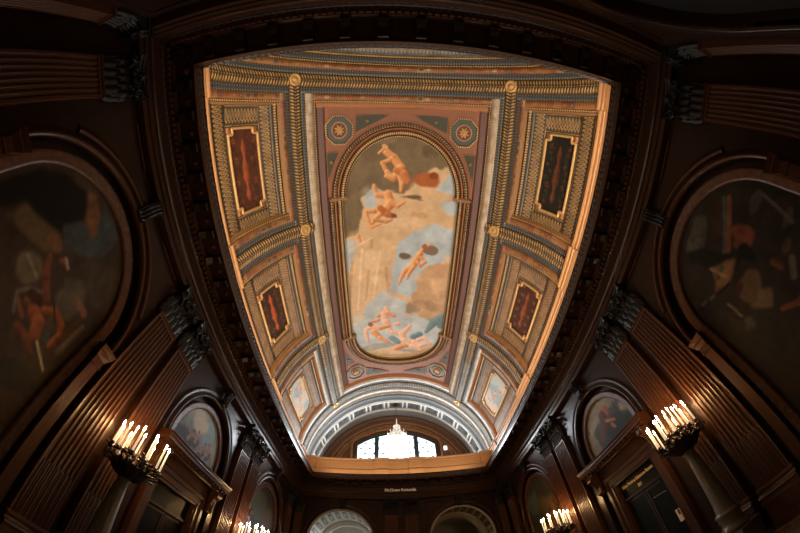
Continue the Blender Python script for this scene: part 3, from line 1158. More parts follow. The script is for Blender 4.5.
cv.cpoly([(0.180, 0.798), (0.267, 0.839), (0.327, 0.817), (0.256, 0.752), (0.187, 0.762)], (176, 182, 186), 4, 0.03)
cv.cpoly([(-0.135, 0.656), (0.114, 0.640), (0.069, 0.582), (0.030, 0.509), (-0.168, 0.515)], (172, 182, 190), 5, 0.04)
cv.cpoly([(0.428, 0.486), (0.473, 0.587), (0.572, 0.637), (0.757, 0.686), (1.136, 0.693), (1.169, 0.590), (0.873, 0.553), (0.730, 0.482), (0.680, 0.414), (0.614, 0.372), (0.429, 0.401)], (172, 181, 188), 6, 0.05)
cv.cpoly([(0.865, 0.544), (1.171, 0.586), (1.277, 0.313), (0.876, 0.243), (0.720, 0.264), (0.569, 0.275), (0.514, 0.324), (0.615, 0.356), (0.650, 0.408), (0.758, 0.493)], (190, 152, 116), 7, 0.05)
cv.cloud(0.630, 0.309, 0.115, 0.034, (150, 126, 104), 34, 0.3, 5)
cv.cloud(0.916, 0.444, 0.105, 0.053, (204, 166, 130), 35, 0.3, 5)
cv.cloud(0.816, 0.331, 0.159, 0.029, (168, 134, 104), 36, 0.3, 5)
cv.cpoly([(0.211, 0.330), (0.359, 0.403), (0.450, 0.360), (0.606, 0.346), (0.537, 0.280), (0.743, 0.254), (1.279, 0.308), (1.376, 0.104), (-0.305, 0.096), (-0.223, 0.329), (0.116, 0.253)], (180, 184, 186), 8, 0.05)
cv.cloud(-0.014, 0.271, 0.118, 0.050, (196, 186, 166), 37, 0.3, 5)
cv.stroke([(0.055, 0.550), (-0.003, 0.322)], [0.016, 0.011], (188, 150, 114))
cv.stroke([(0.155, 0.593), (0.083, 0.322)], [0.015, 0.011], (222, 194, 160))
cv.stroke([(0.251, 0.629), (0.172, 0.364)], [0.015, 0.011], (188, 150, 114))
cv.stroke([(0.324, 0.577), (0.257, 0.398)], [0.016, 0.011], (222, 194, 160))
cv.stroke([(0.380, 0.505), (0.399, 0.392)], [0.016, 0.011], (188, 150, 114))
cv.stroke([(0.043, 0.600), (0.251, 0.637)], [0.015, 0.009], (222, 194, 160))
cv.cloud(0.460, 0.696, 0.163, 0.015, (214, 182, 148), 38, 0.3, 5)
cv.cloud(0.680, 0.726, 0.125, 0.015, (196, 156, 116), 39, 0.3, 5)
cv.cloud(0.246, 0.537, 0.079, 0.042, (212, 180, 146), 40, 0.3, 5)
cv.cloud(0.399, 0.426, 0.043, 0.023, (196, 156, 116), 41, 0.3, 5)
cv.cloud(0.305, 0.089, 0.242, 0.020, (146, 146, 138), 42, 0.3, 5)
cv.cloud(0.585, 0.055, 0.193, 0.015, (150, 146, 140), 43, 0.3, 5)
cv.mottle(7, 31, 0.30)
pr_ = np.random.default_rng(77)
for i_ in range(260):          # billows brushed over the clouds, lighter on their upper left
    x_, y_ = pr_.random(), pr_.random()
    c_ = cv.a[int(y_ * (cv.ny - 1)), int(x_ * (cv.nx - 1))]
    r_ = pr_.uniform(0.02, 0.075)
    d_ = np.hypot((cv.X - x_) / r_, (cv.Y - y_) * cv.asp / (r_ * pr_.uniform(0.6, 1.5)))
    g_ = pr_.choice([0.80, 0.88, 1.14, 1.24])
    cv.blend((1 - d_) * 1.1 * np.clip(0.5 + (cv.Y - y_) / r_ * 1.4 - (cv.X - x_) / r_ * 0.4, 0, 1) * 0.8, np.clip(c_ * g_, 0, 0.85))
cv.rs = 1.2
cv.cloud(0.725, 0.856, 0.110, 0.023, (164, 92, 48), 44, 0.3, 5)
cv.cloud(0.782, 0.872, 0.050, 0.014, (132, 66, 34), 45, 0.3, 5)
cv.cloud(0.603, 0.792, 0.104, 0.009, (104, 84, 60), 46, 0.3, 5)
cv.cloud(0.674, 0.782, 0.052, 0.007, (126, 104, 74), 47, 0.3, 5)
cv.stroke([(0.376, 0.949), (0.443, 0.929), (0.503, 0.894)], [0.024, 0.033, 0.037], (236, 180, 126), (172, 94, 50))
cv.stroke([(0.443, 0.936), (0.368, 0.963), (0.318, 0.946)], [0.016, 0.013, 0.010], (236, 180, 126), (172, 94, 50))
cv.stroke([(0.410, 0.922), (0.344, 0.912), (0.386, 0.880), (0.437, 0.859)], [0.018, 0.016, 0.020, 0.025], (236, 180, 126), (172, 94, 50))
cv.stroke([(0.494, 0.894), (0.445, 0.859), (0.378, 0.866)], [0.033, 0.030, 0.017], (236, 180, 126), (172, 94, 50))
cv.stroke([(0.495, 0.880), (0.514, 0.838), (0.507, 0.813)], [0.030, 0.022, 0.014], (236, 180, 126), (172, 94, 50))
cv.stroke([(0.461, 0.887), (0.529, 0.874), (0.565, 0.846)], [0.025, 0.034, 0.025], (210, 140, 88), (150, 76, 40))
cv.stroke([(0.359, 0.970), (0.376, 0.966)], [0.016, 0.016], (214, 160, 104))
cv.stroke([(0.276, 0.832), (0.301, 0.799), (0.379, 0.794)], [0.017, 0.021, 0.026], (236, 180, 126), (172, 94, 50))
cv.stroke([(0.396, 0.802), (0.414, 0.765), (0.362, 0.735)], [0.034, 0.044, 0.036], (236, 180, 126), (172, 94, 50))
cv.stroke([(0.414, 0.772), (0.484, 0.757), (0.536, 0.772)], [0.026, 0.018, 0.012], (236, 180, 126), (172, 94, 50))
cv.stroke([(0.362, 0.735), (0.273, 0.741), (0.203, 0.739)], [0.027, 0.021, 0.016], (236, 180, 126), (172, 94, 50))
cv.stroke([(0.344, 0.735), (0.290, 0.714), (0.236, 0.685)], [0.027, 0.022, 0.015], (236, 180, 126), (172, 94, 50))
cv.stroke([(0.203, 0.739), (0.219, 0.708), (0.253, 0.680), (0.326, 0.690)], [0.018, 0.016, 0.015, 0.011], (236, 180, 126), (172, 94, 50))
cv.stroke([(0.326, 0.751), (0.397, 0.727), (0.433, 0.719)], [0.026, 0.030, 0.022], (196, 118, 70), (134, 70, 38))
cv.stroke([(0.124, 0.651), (0.140, 0.630)], [0.018, 0.013], (236, 180, 126), (172, 94, 50))
cv.stroke([(0.441, 0.723), (0.459, 0.719)], [0.018, 0.018], (120, 70, 42))
cv.stroke([(0.272, 0.707), (0.380, 0.697), (0.433, 0.704)], [0.014, 0.015, 0.009], (206, 150, 100), (150, 96, 58))
cv.cloud(0.559, 0.557, 0.079, 0.017, (108, 88, 76), 48, 0.3, 5)
cv.cloud(0.790, 0.590, 0.077, 0.020, (120, 98, 84), 49, 0.3, 5)
cv.stroke([(0.699, 0.569), (0.656, 0.533), (0.621, 0.505)], [0.031, 0.036, 0.030], (236, 180, 126), (172, 94, 50))
cv.stroke([(0.620, 0.514), (0.555, 0.486), (0.527, 0.458), (0.509, 0.429)], [0.026, 0.023, 0.017, 0.011], (236, 180, 126), (172, 94, 50))
cv.stroke([(0.640, 0.510), (0.604, 0.482), (0.586, 0.454)], [0.024, 0.021, 0.013], (236, 180, 126), (172, 94, 50))
cv.stroke([(0.700, 0.561), (0.751, 0.537), (0.706, 0.517), (0.675, 0.534)], [0.018, 0.018, 0.016, 0.012], (236, 180, 126), (172, 94, 50))
cv.stroke([(0.699, 0.569), (0.733, 0.600), (0.787, 0.611)], [0.019, 0.017, 0.013], (236, 180, 126), (172, 94, 50))
cv.stroke([(0.733, 0.600), (0.741, 0.605)], [0.021, 0.021], (150, 96, 62))
cv.cloud(0.814, 0.617, 0.047, 0.010, (176, 170, 160), 50, 0.3, 5)
cv.stroke([(0.292, 0.271), (0.357, 0.289), (0.463, 0.264)], [0.024, 0.028, 0.021], (236, 180, 126), (172, 94, 50))
cv.stroke([(0.378, 0.310), (0.399, 0.288)], [0.023, 0.021], (240, 200, 170), (196, 132, 104))
cv.stroke([(0.356, 0.278), (0.377, 0.232), (0.421, 0.184)], [0.035, 0.041, 0.030], (240, 200, 170), (196, 132, 104))
cv.stroke([(0.225, 0.242), (0.291, 0.248)], [0.017, 0.022], (236, 180, 126), (172, 94, 50))
cv.stroke([(0.154, 0.203), (0.223, 0.219), (0.310, 0.201)], [0.025, 0.037, 0.037], (240, 200, 170), (196, 132, 104))
cv.stroke([(0.153, 0.191), (0.169, 0.128)], [0.025, 0.018], (240, 200, 170), (196, 132, 104))
cv.stroke([(0.242, 0.182), (0.307, 0.140), (0.398, 0.110)], [0.038, 0.031, 0.021], (236, 180, 126), (172, 94, 50))
cv.stroke([(0.443, 0.171), (0.555, 0.158), (0.640, 0.209)], [0.025, 0.038, 0.020], (240, 200, 170), (196, 132, 104))
cv.stroke([(0.555, 0.158), (0.581, 0.108), (0.515, 0.054)], [0.038, 0.032, 0.022], (240, 200, 170), (196, 132, 104))
cv.stroke([(0.491, 0.068), (0.605, 0.095), (0.694, 0.125)], [0.041, 0.046, 0.031], (236, 180, 126), (172, 94, 50))
cv.stroke([(0.695, 0.113), (0.768, 0.092), (0.834, 0.111)], [0.034, 0.030, 0.021], (240, 200, 170), (196, 132, 104))
cv.stroke([(0.739, 0.128), (0.805, 0.147), (0.880, 0.117)], [0.026, 0.026, 0.018], (240, 200, 170), (196, 132, 104))
cv.stroke([(0.310, 0.201), (0.399, 0.208)], [0.030, 0.025], (236, 180, 126), (172, 94, 50))
cv.stroke([(0.486, 0.218), (0.508, 0.218)], [0.025, 0.025], (240, 200, 170), (196, 132, 104))
cv.stroke([(0.580, 0.121), (0.676, 0.085), (0.772, 0.065)], [0.032, 0.032, 0.022], (240, 200, 170), (196, 132, 104))
cv.stroke([(0.443, 0.134), (0.513, 0.107)], [0.039, 0.035], (134, 150, 152), (104, 122, 126))
cv.stroke([(0.680, 0.144), (0.756, 0.167)], [0.034, 0.033], (112, 140, 152), (84, 112, 124))
cv.stroke([(0.821, 0.185), (0.896, 0.251), (0.994, 0.296)], [0.020, 0.048, 0.035], (122, 142, 144), (92, 112, 116))
cv.stroke([(0.966, 0.237), (1.018, 0.289)], [0.036, 0.035], (104, 124, 126))
cv.stroke([(0.202, 0.233), (0.212, 0.226)], [0.024, 0.024], (130, 92, 72))
cv.mottle(12, 21, 0.22)
cv.mottle(36, 22, 0.22)
PALE_P = ((232, 192, 160), (198, 138, 108), (190, 150, 140), (150, 110, 100))
ARC_S, ARC_Y0, ARC_Y1 = 3.13, -4.95, 4.62      # arc springing lines and half chord in metres of arc
HW = RAD(CW) * RV


def half_width(y):
    if y < ARC_Y0:
        q = (y - ARC_Y0) / (CY0 - ARC_Y0)
    elif y > ARC_Y1:
        q = (y - ARC_Y1) / (CY1 - ARC_Y1)
    else:
        return HW
    return ARC_S * math.sqrt(max(0, 1 - q * q))


PH = 0.12      # the whole centre panel hangs this far below the shell


def vgrid_paint(name, ys, hw, h, parent, cv, a_mid=0.0, tw=None, nx=140, flipx=False):
    P, uv = [], []
    for y in ys:
        w = hw(y)
        row = []
        for i in range(nx + 1):
            s_ = (-1 + 2 * i / nx) * w
            row.append(VP(a_mid + s_ / RV, y, h))
            uv.append(((s_ / (tw or HW) + 1) / 2, 1 - gy(y)))
        P.append(row)
    mb = MB('paint')
    mb.grid(P, 'paint')
    o = mb.build(name, parent)
    attach_paint(o, cv, uv)
    return o


cp = thing('ceiling_painting', 'long sky painting with floating figures in a gilded frame at the vault centre', 'painting', (0, 0, 0))
ys = np.concatenate([CY0 + (ARC_Y0 - CY0) * (1 - np.cos(np.linspace(0, PI / 2, 80))), np.linspace(ARC_Y0, ARC_Y1, 170)[1:-1], ARC_Y1 + (CY1 - ARC_Y1) * np.sin(np.linspace(0, PI / 2, 80))])
vgrid_paint('canvas', ys, half_width, PH + 0.03, cp, cv)


# gilded frame: concentric mouldings round both arcs and along the straight sides
def ell_pts(g, top, n=44):
    y0 = ARC_Y0 if top else ARC_Y1
    ry = (ARC_Y0 - CY0) if top else (CY1 - ARC_Y1)
    sg = -1 if top else 1
    return [((ARC_S + g) * COS(PI * i / n), y0 + sg * (ry + g) * SIN(PI * i / n)) for i in range(n + 1)]


FR = [('bead', 0.0, 0.10, 0.05, 0.05), ('black', 0.10, 0.13, 0.05, 0.0), ('bead', 0.13, 0.36, 0.14, 0.16), ('red', 0.36, 0.43, 0.10, 0.0), ('orange', 0.43, 0.52, 0.16, 0.04), ('black', 0.52, 0.56, 0.08, 0.0), ('leaf_s', 0.56, 0.78, 0.13, 0.09)]
mb = MB(*[f[0] for f in FR])
for m, g0, g1, hb, hh in FR:
    prof = [(0, 0)] + [(i / 5, hb + hh * SIN(PI * i / 5)) for i in range(6)] + [(1, 0)]
    for top in (True, False):
        A, B = ell_pts(g0, top), ell_pts(g1, top)
        P, UV, u = [], [], 0
        for i, (p, q) in enumerate(zip(A, B)):
            if i:
                u += math.hypot(q[0] - B[i - 1][0], q[1] - B[i - 1][1])
            P.append([VP((p[0] + (q[0] - p[0]) * v) / RV, p[1] + (q[1] - p[1]) * v, PH + h) for v, h in prof])
            UV.append([(u, v) for v, h in prof])
        mb.grid(P, m, UV)
    for sg in (-1, 1):
        x0 = HW + g0 - 0.02
        x1 = HW + g1 - 0.02
        P = [[VP(sg * (x0 + (x1 - x0) * v) / RV, y, PH + h + 0.004) for v, h in prof] for y in (ARC_Y0 + 0.0, 0, ARC_Y1)]
        UV = [[(y, v) for v, h in prof] for y in (ARC_Y0, 0, ARC_Y1)]
        mb.grid(P, m, UV)
for sg in (-1, 1):           # shoulders where the arcs meet the straight sides
    for y0, k in ((ARC_Y0, -1), (ARC_Y1, 1)):
        for (w0, w1, dy, h) in ((ARC_S - 0.02, HW + 0.72, 0.22, 0.24), (ARC_S + 0.06, HW + 0.82, 0.10, 0.29)):
            P = [[VP(sg * s_ / RV, y, PH + hh) for s_, hh in ((w0, 0), (w0, h), ((w0 + w1) / 2, h), (w1, h), (w1, 0))] for y in (y0 - dy / 2, y0 + dy / 2)]
            mb.grid(P, 'gilt_dark', None, False)
            for r in P:
                mb.poly(r, 'gilt_dark')
mb.build('gilded_frame', cp)

# the flat field round the painting: terracotta inside a dark border
fld = MB('terra', 'purple')
vstrip(fld, -34.6, 34.6, -9.75, 9.75, [(0, 0), (0, PH), (0.25, PH), (0.5, PH), (0.75, PH), (1, PH), (1, 0)], 'terra', 'y')
for s in (-1, 1):
    vstrip(fld, min(s * 34.4, s * 37.7), max(s * 34.4, s * 37.7), -10.0, 10.0, [(0, 0.03 if s < 0 else 0.2), (0.06, 0.12), (0.94, 0.12), (1, 0.2 if s < 0 else 0.03)], 'purple', 'y')
for y0, y1 in ((-10.03, -9.65), (9.65, 10.03)):
    vstrip(fld, -37.6, 37.6, y0, y1, [(0, 0.12), (0.2, 0.2), (0.4, 0.2), (0.5, 0.26), (0.8, 0.28), (1, 0.2)] if y0 > 0 else torus(0.12, 0.1, 6), 'orange', 'a')
fld.build('surround', cp)

# octagonal medallions and triangular panels in the corners of the field
oct_first = None
for sy, sx in ((-1, -1), (-1, 1), (1, -1), (1, 1)):
    a0, y0 = sx * 27.6 * PI / 180, sy * 8.52
    def ocp(r, k, h, n=8, ph=PI / 8):
        return VP(a0 + r * COS(ph + 2 * PI * k / n) / RV, y0 + r * SIN(ph + 2 * PI * k / n), PH + h)
    mb = MB('bead', 'gilt_dark')
    P = [[ocp(r, k, h) for r, h in ((0.84, 0.0), (0.84, 0.06), (0.76, 0.09), (0.70, 0.05))] for k in range(9)]
    UV = [[(k * 0.625, v) for v in (0, 0.3, 0.7, 1)] for k in range(9)]
    mb.grid(P, 'bead', UV, False)
    t = mb.build('octagonal_medallion', cp)
    mb = MB('slate')
    P = [[ocp(r, k, h) for r, h in ((0.70, 0.02), (0.44, 0.035))] for k in range(9)]
    mb.grid(P, 'slate', None, False)
    mb.build('slate_ring', t)
    mb = MB('gilt', 'red')
    P = [[ocp(r, k, h, 24, 0) for r, h in ((0.46, 0.03), (0.44, 0.08), (0.38, 0.08), (0.36, 0.04))] for k in range(25)]
    UV = [[(k * 0.12, v) for v in (0, 0.3, 0.7, 1)] for k in range(25)]
    mb.grid(P, 'bead_s', UV)
    P = [[ocp(r, k, 0.04, 24, 0) for r in (0.37, 0.001)] for k in range(25)]
    mb.grid(P, 'red')
    for k in range(8):
        c, e = ocp(0.06, k, 0.08), ocp(0.28, k, 0.06)
        mb.tube([c, tuple((np.array(c) + np.array(e)) / 2), e], [0.03, 0.06, 0.015], 'gilt', 6)
    mb.ball(VP(a0, y0, PH + 0.07), 0.07, 'gilt')
    mb.build('rosette', t)
    for nm_, tri in (('inner', [(-0.9, 0.75), (-2.75, 0.78), (-0.9, -0.12)]), ('outer', [(0.72, -1.12), (0.04, -1.12), (0.70, -2.6)])):
        mb = MB('guil2', 'gilt_dark')
        pts = [VP(a0 + sx * u / RV, y0 + sy * v, PH + 0.02) for u, v in tri]
        mid = [VP(a0 + sx * (tri[i][0] + tri[(i + 1) % 3][0]) / 2 / RV, y0 + sy * (tri[i][1] + tri[(i + 1) % 3][1]) / 2, PH + 0.02) for i in range(3)]
        UVt = [(u, v) for u, v in tri]
        mb.poly(pts, 'darkgreen', UVt)
        for i in range(3):
            mb.tube([pts[i], mid[i], pts[(i + 1) % 3]], 0.028, 'gilt_dark', 5)
        c = np.mean(np.array(pts), 0)
        mb.ball(tuple(c), 0.12, 'gilt_dark', 7, 4, 0.5)
        mb.build('triangular_panel', cp)

# ---- the six side coffers
def grotesque(cvs, base, ink, vase, seed):
    """scrolling ornament round a central vase shape"""
    r = np.random.default_rng(seed)
    cvs.mottle(8, seed, 0.5)
    for sgn in (-1, 1):
        for k in range(12):
            y = 0.04 + 0.082 * k
            x0 = 0.5 + sgn * r.uniform(0.22, 0.36)
            rad = r.uniform(0.05, 0.10)
            pts = [(x0 + sgn * rad * (1 - t / 7) * COS(t + k), y + rad / cvs.asp * (1 - t / 7) * SIN(t + k)) for t in np.linspace(0, 6, 14)]
            cvs.stroke(pts, 0.016, ink[k % len(ink)])
    pr = [(0.14, 0.05), (0.20, 0.12), (0.30, 0.05), (0.42, 0.15), (0.55, 0.13), (0.66, 0.06), (0.76, 0.11), (0.86, 0.03)]
    for (y0, w0), (y1, w1) in zip(pr, pr[1:]):
        cvs.stroke([(0.5, y0), (0.5, y1)], [w0 * 0.9, w1 * 0.9], vase[0], vase[1], soft=0.7)
    cvs.mottle(20, seed + 1, 0.8)


def skyscape(cvs, seed):
    for i in range(6):
        r = np.random.default_rng(seed + i)
        cvs.cloud(r.random(), r.random(), 0.5, 0.2, ((196, 188, 176), (150, 160, 166), (206, 176, 150))[i % 3], seed + i, 0.3, 3)
    for i in range(3):
        cvs.figure(0.3 + 0.2 * i, 0.25 + 0.22 * i, 0.5, 40 * i - 30, PALE_P, seed + i)


cof = {}
for side, s in (('left', -1), ('right', 1)):
    for nm, yc, hl, kind in (('first', -7.17, 1.73, 'A'), ('middle', 0.0, 1.52, 'B'), ('last', 7.2, 1.75, 'C')):
        aspc = 2 * hl / (RAD(13.2) * RV)
        cvs = Canvas(60, 110, aspc, (78, 42, 27))
        if kind == 'C':
            cvs = Canvas(44, 80, aspc, (176, 184, 188))
            skyscape(cvs, 40 + s)
            txt = 'pale cloudy painted coffer nearest the window, %s of the vault' % side
        elif kind == 'A' and s < 0:
            grotesque(cvs, None, [(36, 28, 20), (120, 64, 34), (48, 36, 22)], ((176, 92, 52), (112, 50, 26)), 51)
            txt = 'tall rust-red coffer painted with a vase, left of the ceiling painting, farthest from the window'
        elif kind == 'A':
            cvs = Canvas(60, 110, aspc, (26, 24, 19))
            grotesque(cvs, None, [(70, 44, 22), (96, 50, 24), (44, 50, 34)], ((112, 58, 26), (60, 34, 18)), 52)
            txt = 'tall blackish-green coffer with a dim vase, right of the ceiling painting, farthest from the window'
        elif s < 0:
            cvs = Canvas(60, 110, aspc, (54, 32, 20))
            grotesque(cvs, None, [(104, 66, 34), (80, 44, 22)], ((200, 94, 44), (140, 60, 24)), 53)
            txt = 'dark brown coffer with an orange vase, middle of the left side of the vault'
        else:
            cvs = Canvas(60, 110, aspc, (70, 38, 25))
            grotesque(cvs, None, [(48, 34, 24), (128, 78, 46)], ((160, 84, 46), (104, 48, 26)), 54)
            txt = 'rust-brown scrollwork coffer in the middle of the right side of the vault'
        t = thing('ceiling_coffer', txt, 'coffer', (0, 0, 0), 0, 'painted coffers beside the ceiling painting')
        # painted field with re-entrant corners
        a_in, a_out = 63.3, 76.4
        am, ha = RAD((a_in + a_out) / 2) * s, RAD(a_out - a_in) / 2 * RV
        P, uv = [], []
        for j in range(61):
            yy = yc - hl + 2 * hl * j / 60
            row = []
            for i in range(37):
                x = -ha + 2 * ha * i / 36
                row.append(VP(am + x / RV, yy, 0.015))
                uv.append((i / 36, 1 - j / 60))
            P.append(row)
        mb = MB('paint')
        mb.grid(P, 'paint')
        o = mb.build('painted_field', t)
        attach_paint(o, cvs, uv)
        # gilt fillet with notched corners
        e = 0.24
        path = []
        for cx, cy in ((-1, -1), (1, -1), (1, 1), (-1, 1)):
            X, Y = cx * ha, cy * hl
            q = [(X, Y - cy * e), (X - cx * e, Y - cy * e), (X - cx * e, Y)]
            path += q if (cx * cy > 0) else q[::-1]
        mb = MB('gilt')
        for (x0, y0), (x1, y1) in zip(path, path[1:] + path[:1]):
            mb.tube([VP(am + (x0 + (x1 - x0) * k / 4) / RV, yc + y0 + (y1 - y0) * k / 4, 0.05) for k in range(5)], 0.065, 'gilt', 6)
        mb.build('gilt_fillet', t)
        for cx, cy in ((-1, -1), (1, -1), (1, 1), (-1, 1)):
            mb = MB('orange')
            x0, x1 = cx * (ha - e + .04), cx * (ha + 0.04)
            y0, y1 = cy * (hl - e + .04), cy * (hl + 0.04)
            vstrip(mb, math.degrees(am) + math.degrees(min(x0, x1) / RV), math.degrees(am) + math.degrees(max(x0, x1) / RV), yc + min(y0, y1), yc + max(y0, y1), flat(0.04), 'orange', 'y')
            mb.build('corner_block', t)
        # scroll border round it
        ye = 2.57 if kind == 'B' else 2.62
        S = lambda p, q: (min(s * p, s * q), max(s * p, s * q))
        g = 'guil' if kind == 'A' else 'guil2'
        mb = MB(g, 'slate', 'bead')
        ex = math.degrees(0.1 / RV)
        slope_in = [(0, 0.02), (0.06, 0.05), (0.94, 0.09), (1, 0.11)]
        vstrip(mb, *S(57.2, a_in - ex), yc - ye, yc + ye, [(0, .10), (0.05, 0.09), (0.95, 0.05), (1, 0.02)] if s > 0 else slope_in, g)
        vstrip(mb, *S(a_out + ex, 84.0), yc - ye, yc + ye, [(0, 0.02), (0.06, 0.05), (1, 0.08)] if s > 0 else [(0, .08), (0.94, 0.05), (1, 0.02)], g)
        vstrip(mb, *S(a_in - ex, a_out + ex), yc - ye, yc - hl - 0.09, [(0, .10), (0.05, 0.09), (0.95, 0.05), (1, 0.02)], g, 'a')
        vstrip(mb, *S(a_in - ex, a_out + ex), yc + hl + 0.09, yc + ye, slope_in, g, 'a')
        mb.build('scroll_border', t)
        mb = MB('slate', 'bead')
        vstrip(mb, *S(56.3, 57.2), yc - ye - 0.1, yc + ye + 0.1, flat(0.1), 'slate')
        vstrip(mb, *S(54.6, 56.3), yc - ye - 0.1, yc + ye + 0.1, torus(0.11, 0.05, 4), 'bead')
        mb.build('beaded_edge', t)

# ------------------------------------------------------------------ fluted pilasters
ZP0, ZP1, ZP2 = 0.95, 6.50, 7.62        # base top, capital bottom, capital top
PD0, PD1 = FRONT + 0.003, 0.41          # wall plate and pilaster face, as depths


def pilaster_parts(w, nfl):
    """fluted shaft, cabling, base, pedestal and carved capital in wall coordinates round x = 0"""
    hw = w / 2
    parts = []
    # shaft outline: fillets and half-round flutes
    m = 0.055
    fw = (w - 2 * m) / (nfl + (nfl - 1) * 0.28)
    gap = fw * 0.28
    out = [(-hw, PD0 + 0.002), (-hw, PD1), (-hw + m, PD1)]
    x = -hw + m
    cab = []
    for k in range(nfl):
        for i in range(1, 6):
            a = PI * i / 6
            out.append((x + fw / 2 - fw / 2 * COS(a), PD1 - fw * 0.52 * SIN(a)))
        out.append((x + fw, PD1))
        cab.append(x + fw / 2)
        x += fw
        if k < nfl - 1:
            x += gap
            out.append((x, PD1))
    out += [(hw, PD1), (hw, PD0 + 0.002)]
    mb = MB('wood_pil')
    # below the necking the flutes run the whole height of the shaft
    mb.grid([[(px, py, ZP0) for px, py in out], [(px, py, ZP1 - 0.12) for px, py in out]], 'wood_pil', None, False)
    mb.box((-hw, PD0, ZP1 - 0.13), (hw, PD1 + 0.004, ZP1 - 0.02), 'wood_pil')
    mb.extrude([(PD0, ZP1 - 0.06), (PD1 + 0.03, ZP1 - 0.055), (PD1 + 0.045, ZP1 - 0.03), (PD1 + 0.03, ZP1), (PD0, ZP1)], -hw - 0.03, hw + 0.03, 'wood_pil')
    parts.append(('shaft', mb))
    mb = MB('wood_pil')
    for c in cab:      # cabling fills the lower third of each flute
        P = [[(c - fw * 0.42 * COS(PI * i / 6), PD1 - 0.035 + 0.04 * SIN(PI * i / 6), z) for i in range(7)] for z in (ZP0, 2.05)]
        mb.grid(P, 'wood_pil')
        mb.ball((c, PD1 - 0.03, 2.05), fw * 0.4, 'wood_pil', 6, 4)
    parts.append(('cabling', mb))
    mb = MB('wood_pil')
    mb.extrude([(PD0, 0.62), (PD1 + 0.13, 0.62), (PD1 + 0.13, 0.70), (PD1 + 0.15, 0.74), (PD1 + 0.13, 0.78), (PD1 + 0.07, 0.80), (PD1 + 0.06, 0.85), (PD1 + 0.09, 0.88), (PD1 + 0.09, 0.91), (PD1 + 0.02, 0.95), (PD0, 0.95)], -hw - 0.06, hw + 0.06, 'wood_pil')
    parts.append(('base', mb))
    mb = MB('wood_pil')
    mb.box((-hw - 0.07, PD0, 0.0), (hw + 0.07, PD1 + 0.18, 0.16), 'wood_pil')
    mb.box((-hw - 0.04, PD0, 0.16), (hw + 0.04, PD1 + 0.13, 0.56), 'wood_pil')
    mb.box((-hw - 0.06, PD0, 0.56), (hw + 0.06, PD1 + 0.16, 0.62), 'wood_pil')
    parts.append(('pedestal', mb))
    parts.append(('capital', capital_mb(hw)))
    return parts


def leaf(mb, x, d, z, w, h, out, m, tilt=0.0):
    """an acanthus leaf: rises, swells and curls outward at its tip; x = centre, d = depth of its root"""
    n = 7
    P = []
    for i in range(n + 1):
        t = i / n
        curl = out * (0.25 * t + 0.9 * max(0, t - 0.55) ** 1.5 * 2.0)
        zz = z + h * (t if t < 0.8 else 0.8 + 0.12 * SIN((t - 0.8) / 0.2 * PI * 0.9))
        ww = w * (0.75 + 0.5 * SIN(PI * min(t * 1.15, 1.0))) * (1 - 0.55 * t ** 4) * (0.86 + 0.14 * (i % 2))
        P.append([(x + tilt * t + ww * k * 0.5, d + curl + 0.05 * (1 - abs(k)) * 0.8 - 0.03 * abs(k), zz - 0.03 * abs(k)) for k in (-1, -0.55, 0, 0.55, 1)])
    mb.grid(P, m)


def volute(mb, x, d, z, r, sgn, m):
    pts, rs = [], []
    for i in range(20):
        a = i / 19 * PI * 3.2
        rr = r * (1 - i / 19 * 0.85)
        pts.append((x + sgn * (r * 0.0 + rr * COS(a + PI / 2) * 1.0), d + 0.06 * (1 - i / 19), z + rr * SIN(a + PI / 2)))
        rs.append(0.045 * (1 - 0.5 * i / 19))
    mb.tube(pts, rs, m, 6)
    mb.ball((x, d + 0.05, z), r * 0.35, m, 6, 4)


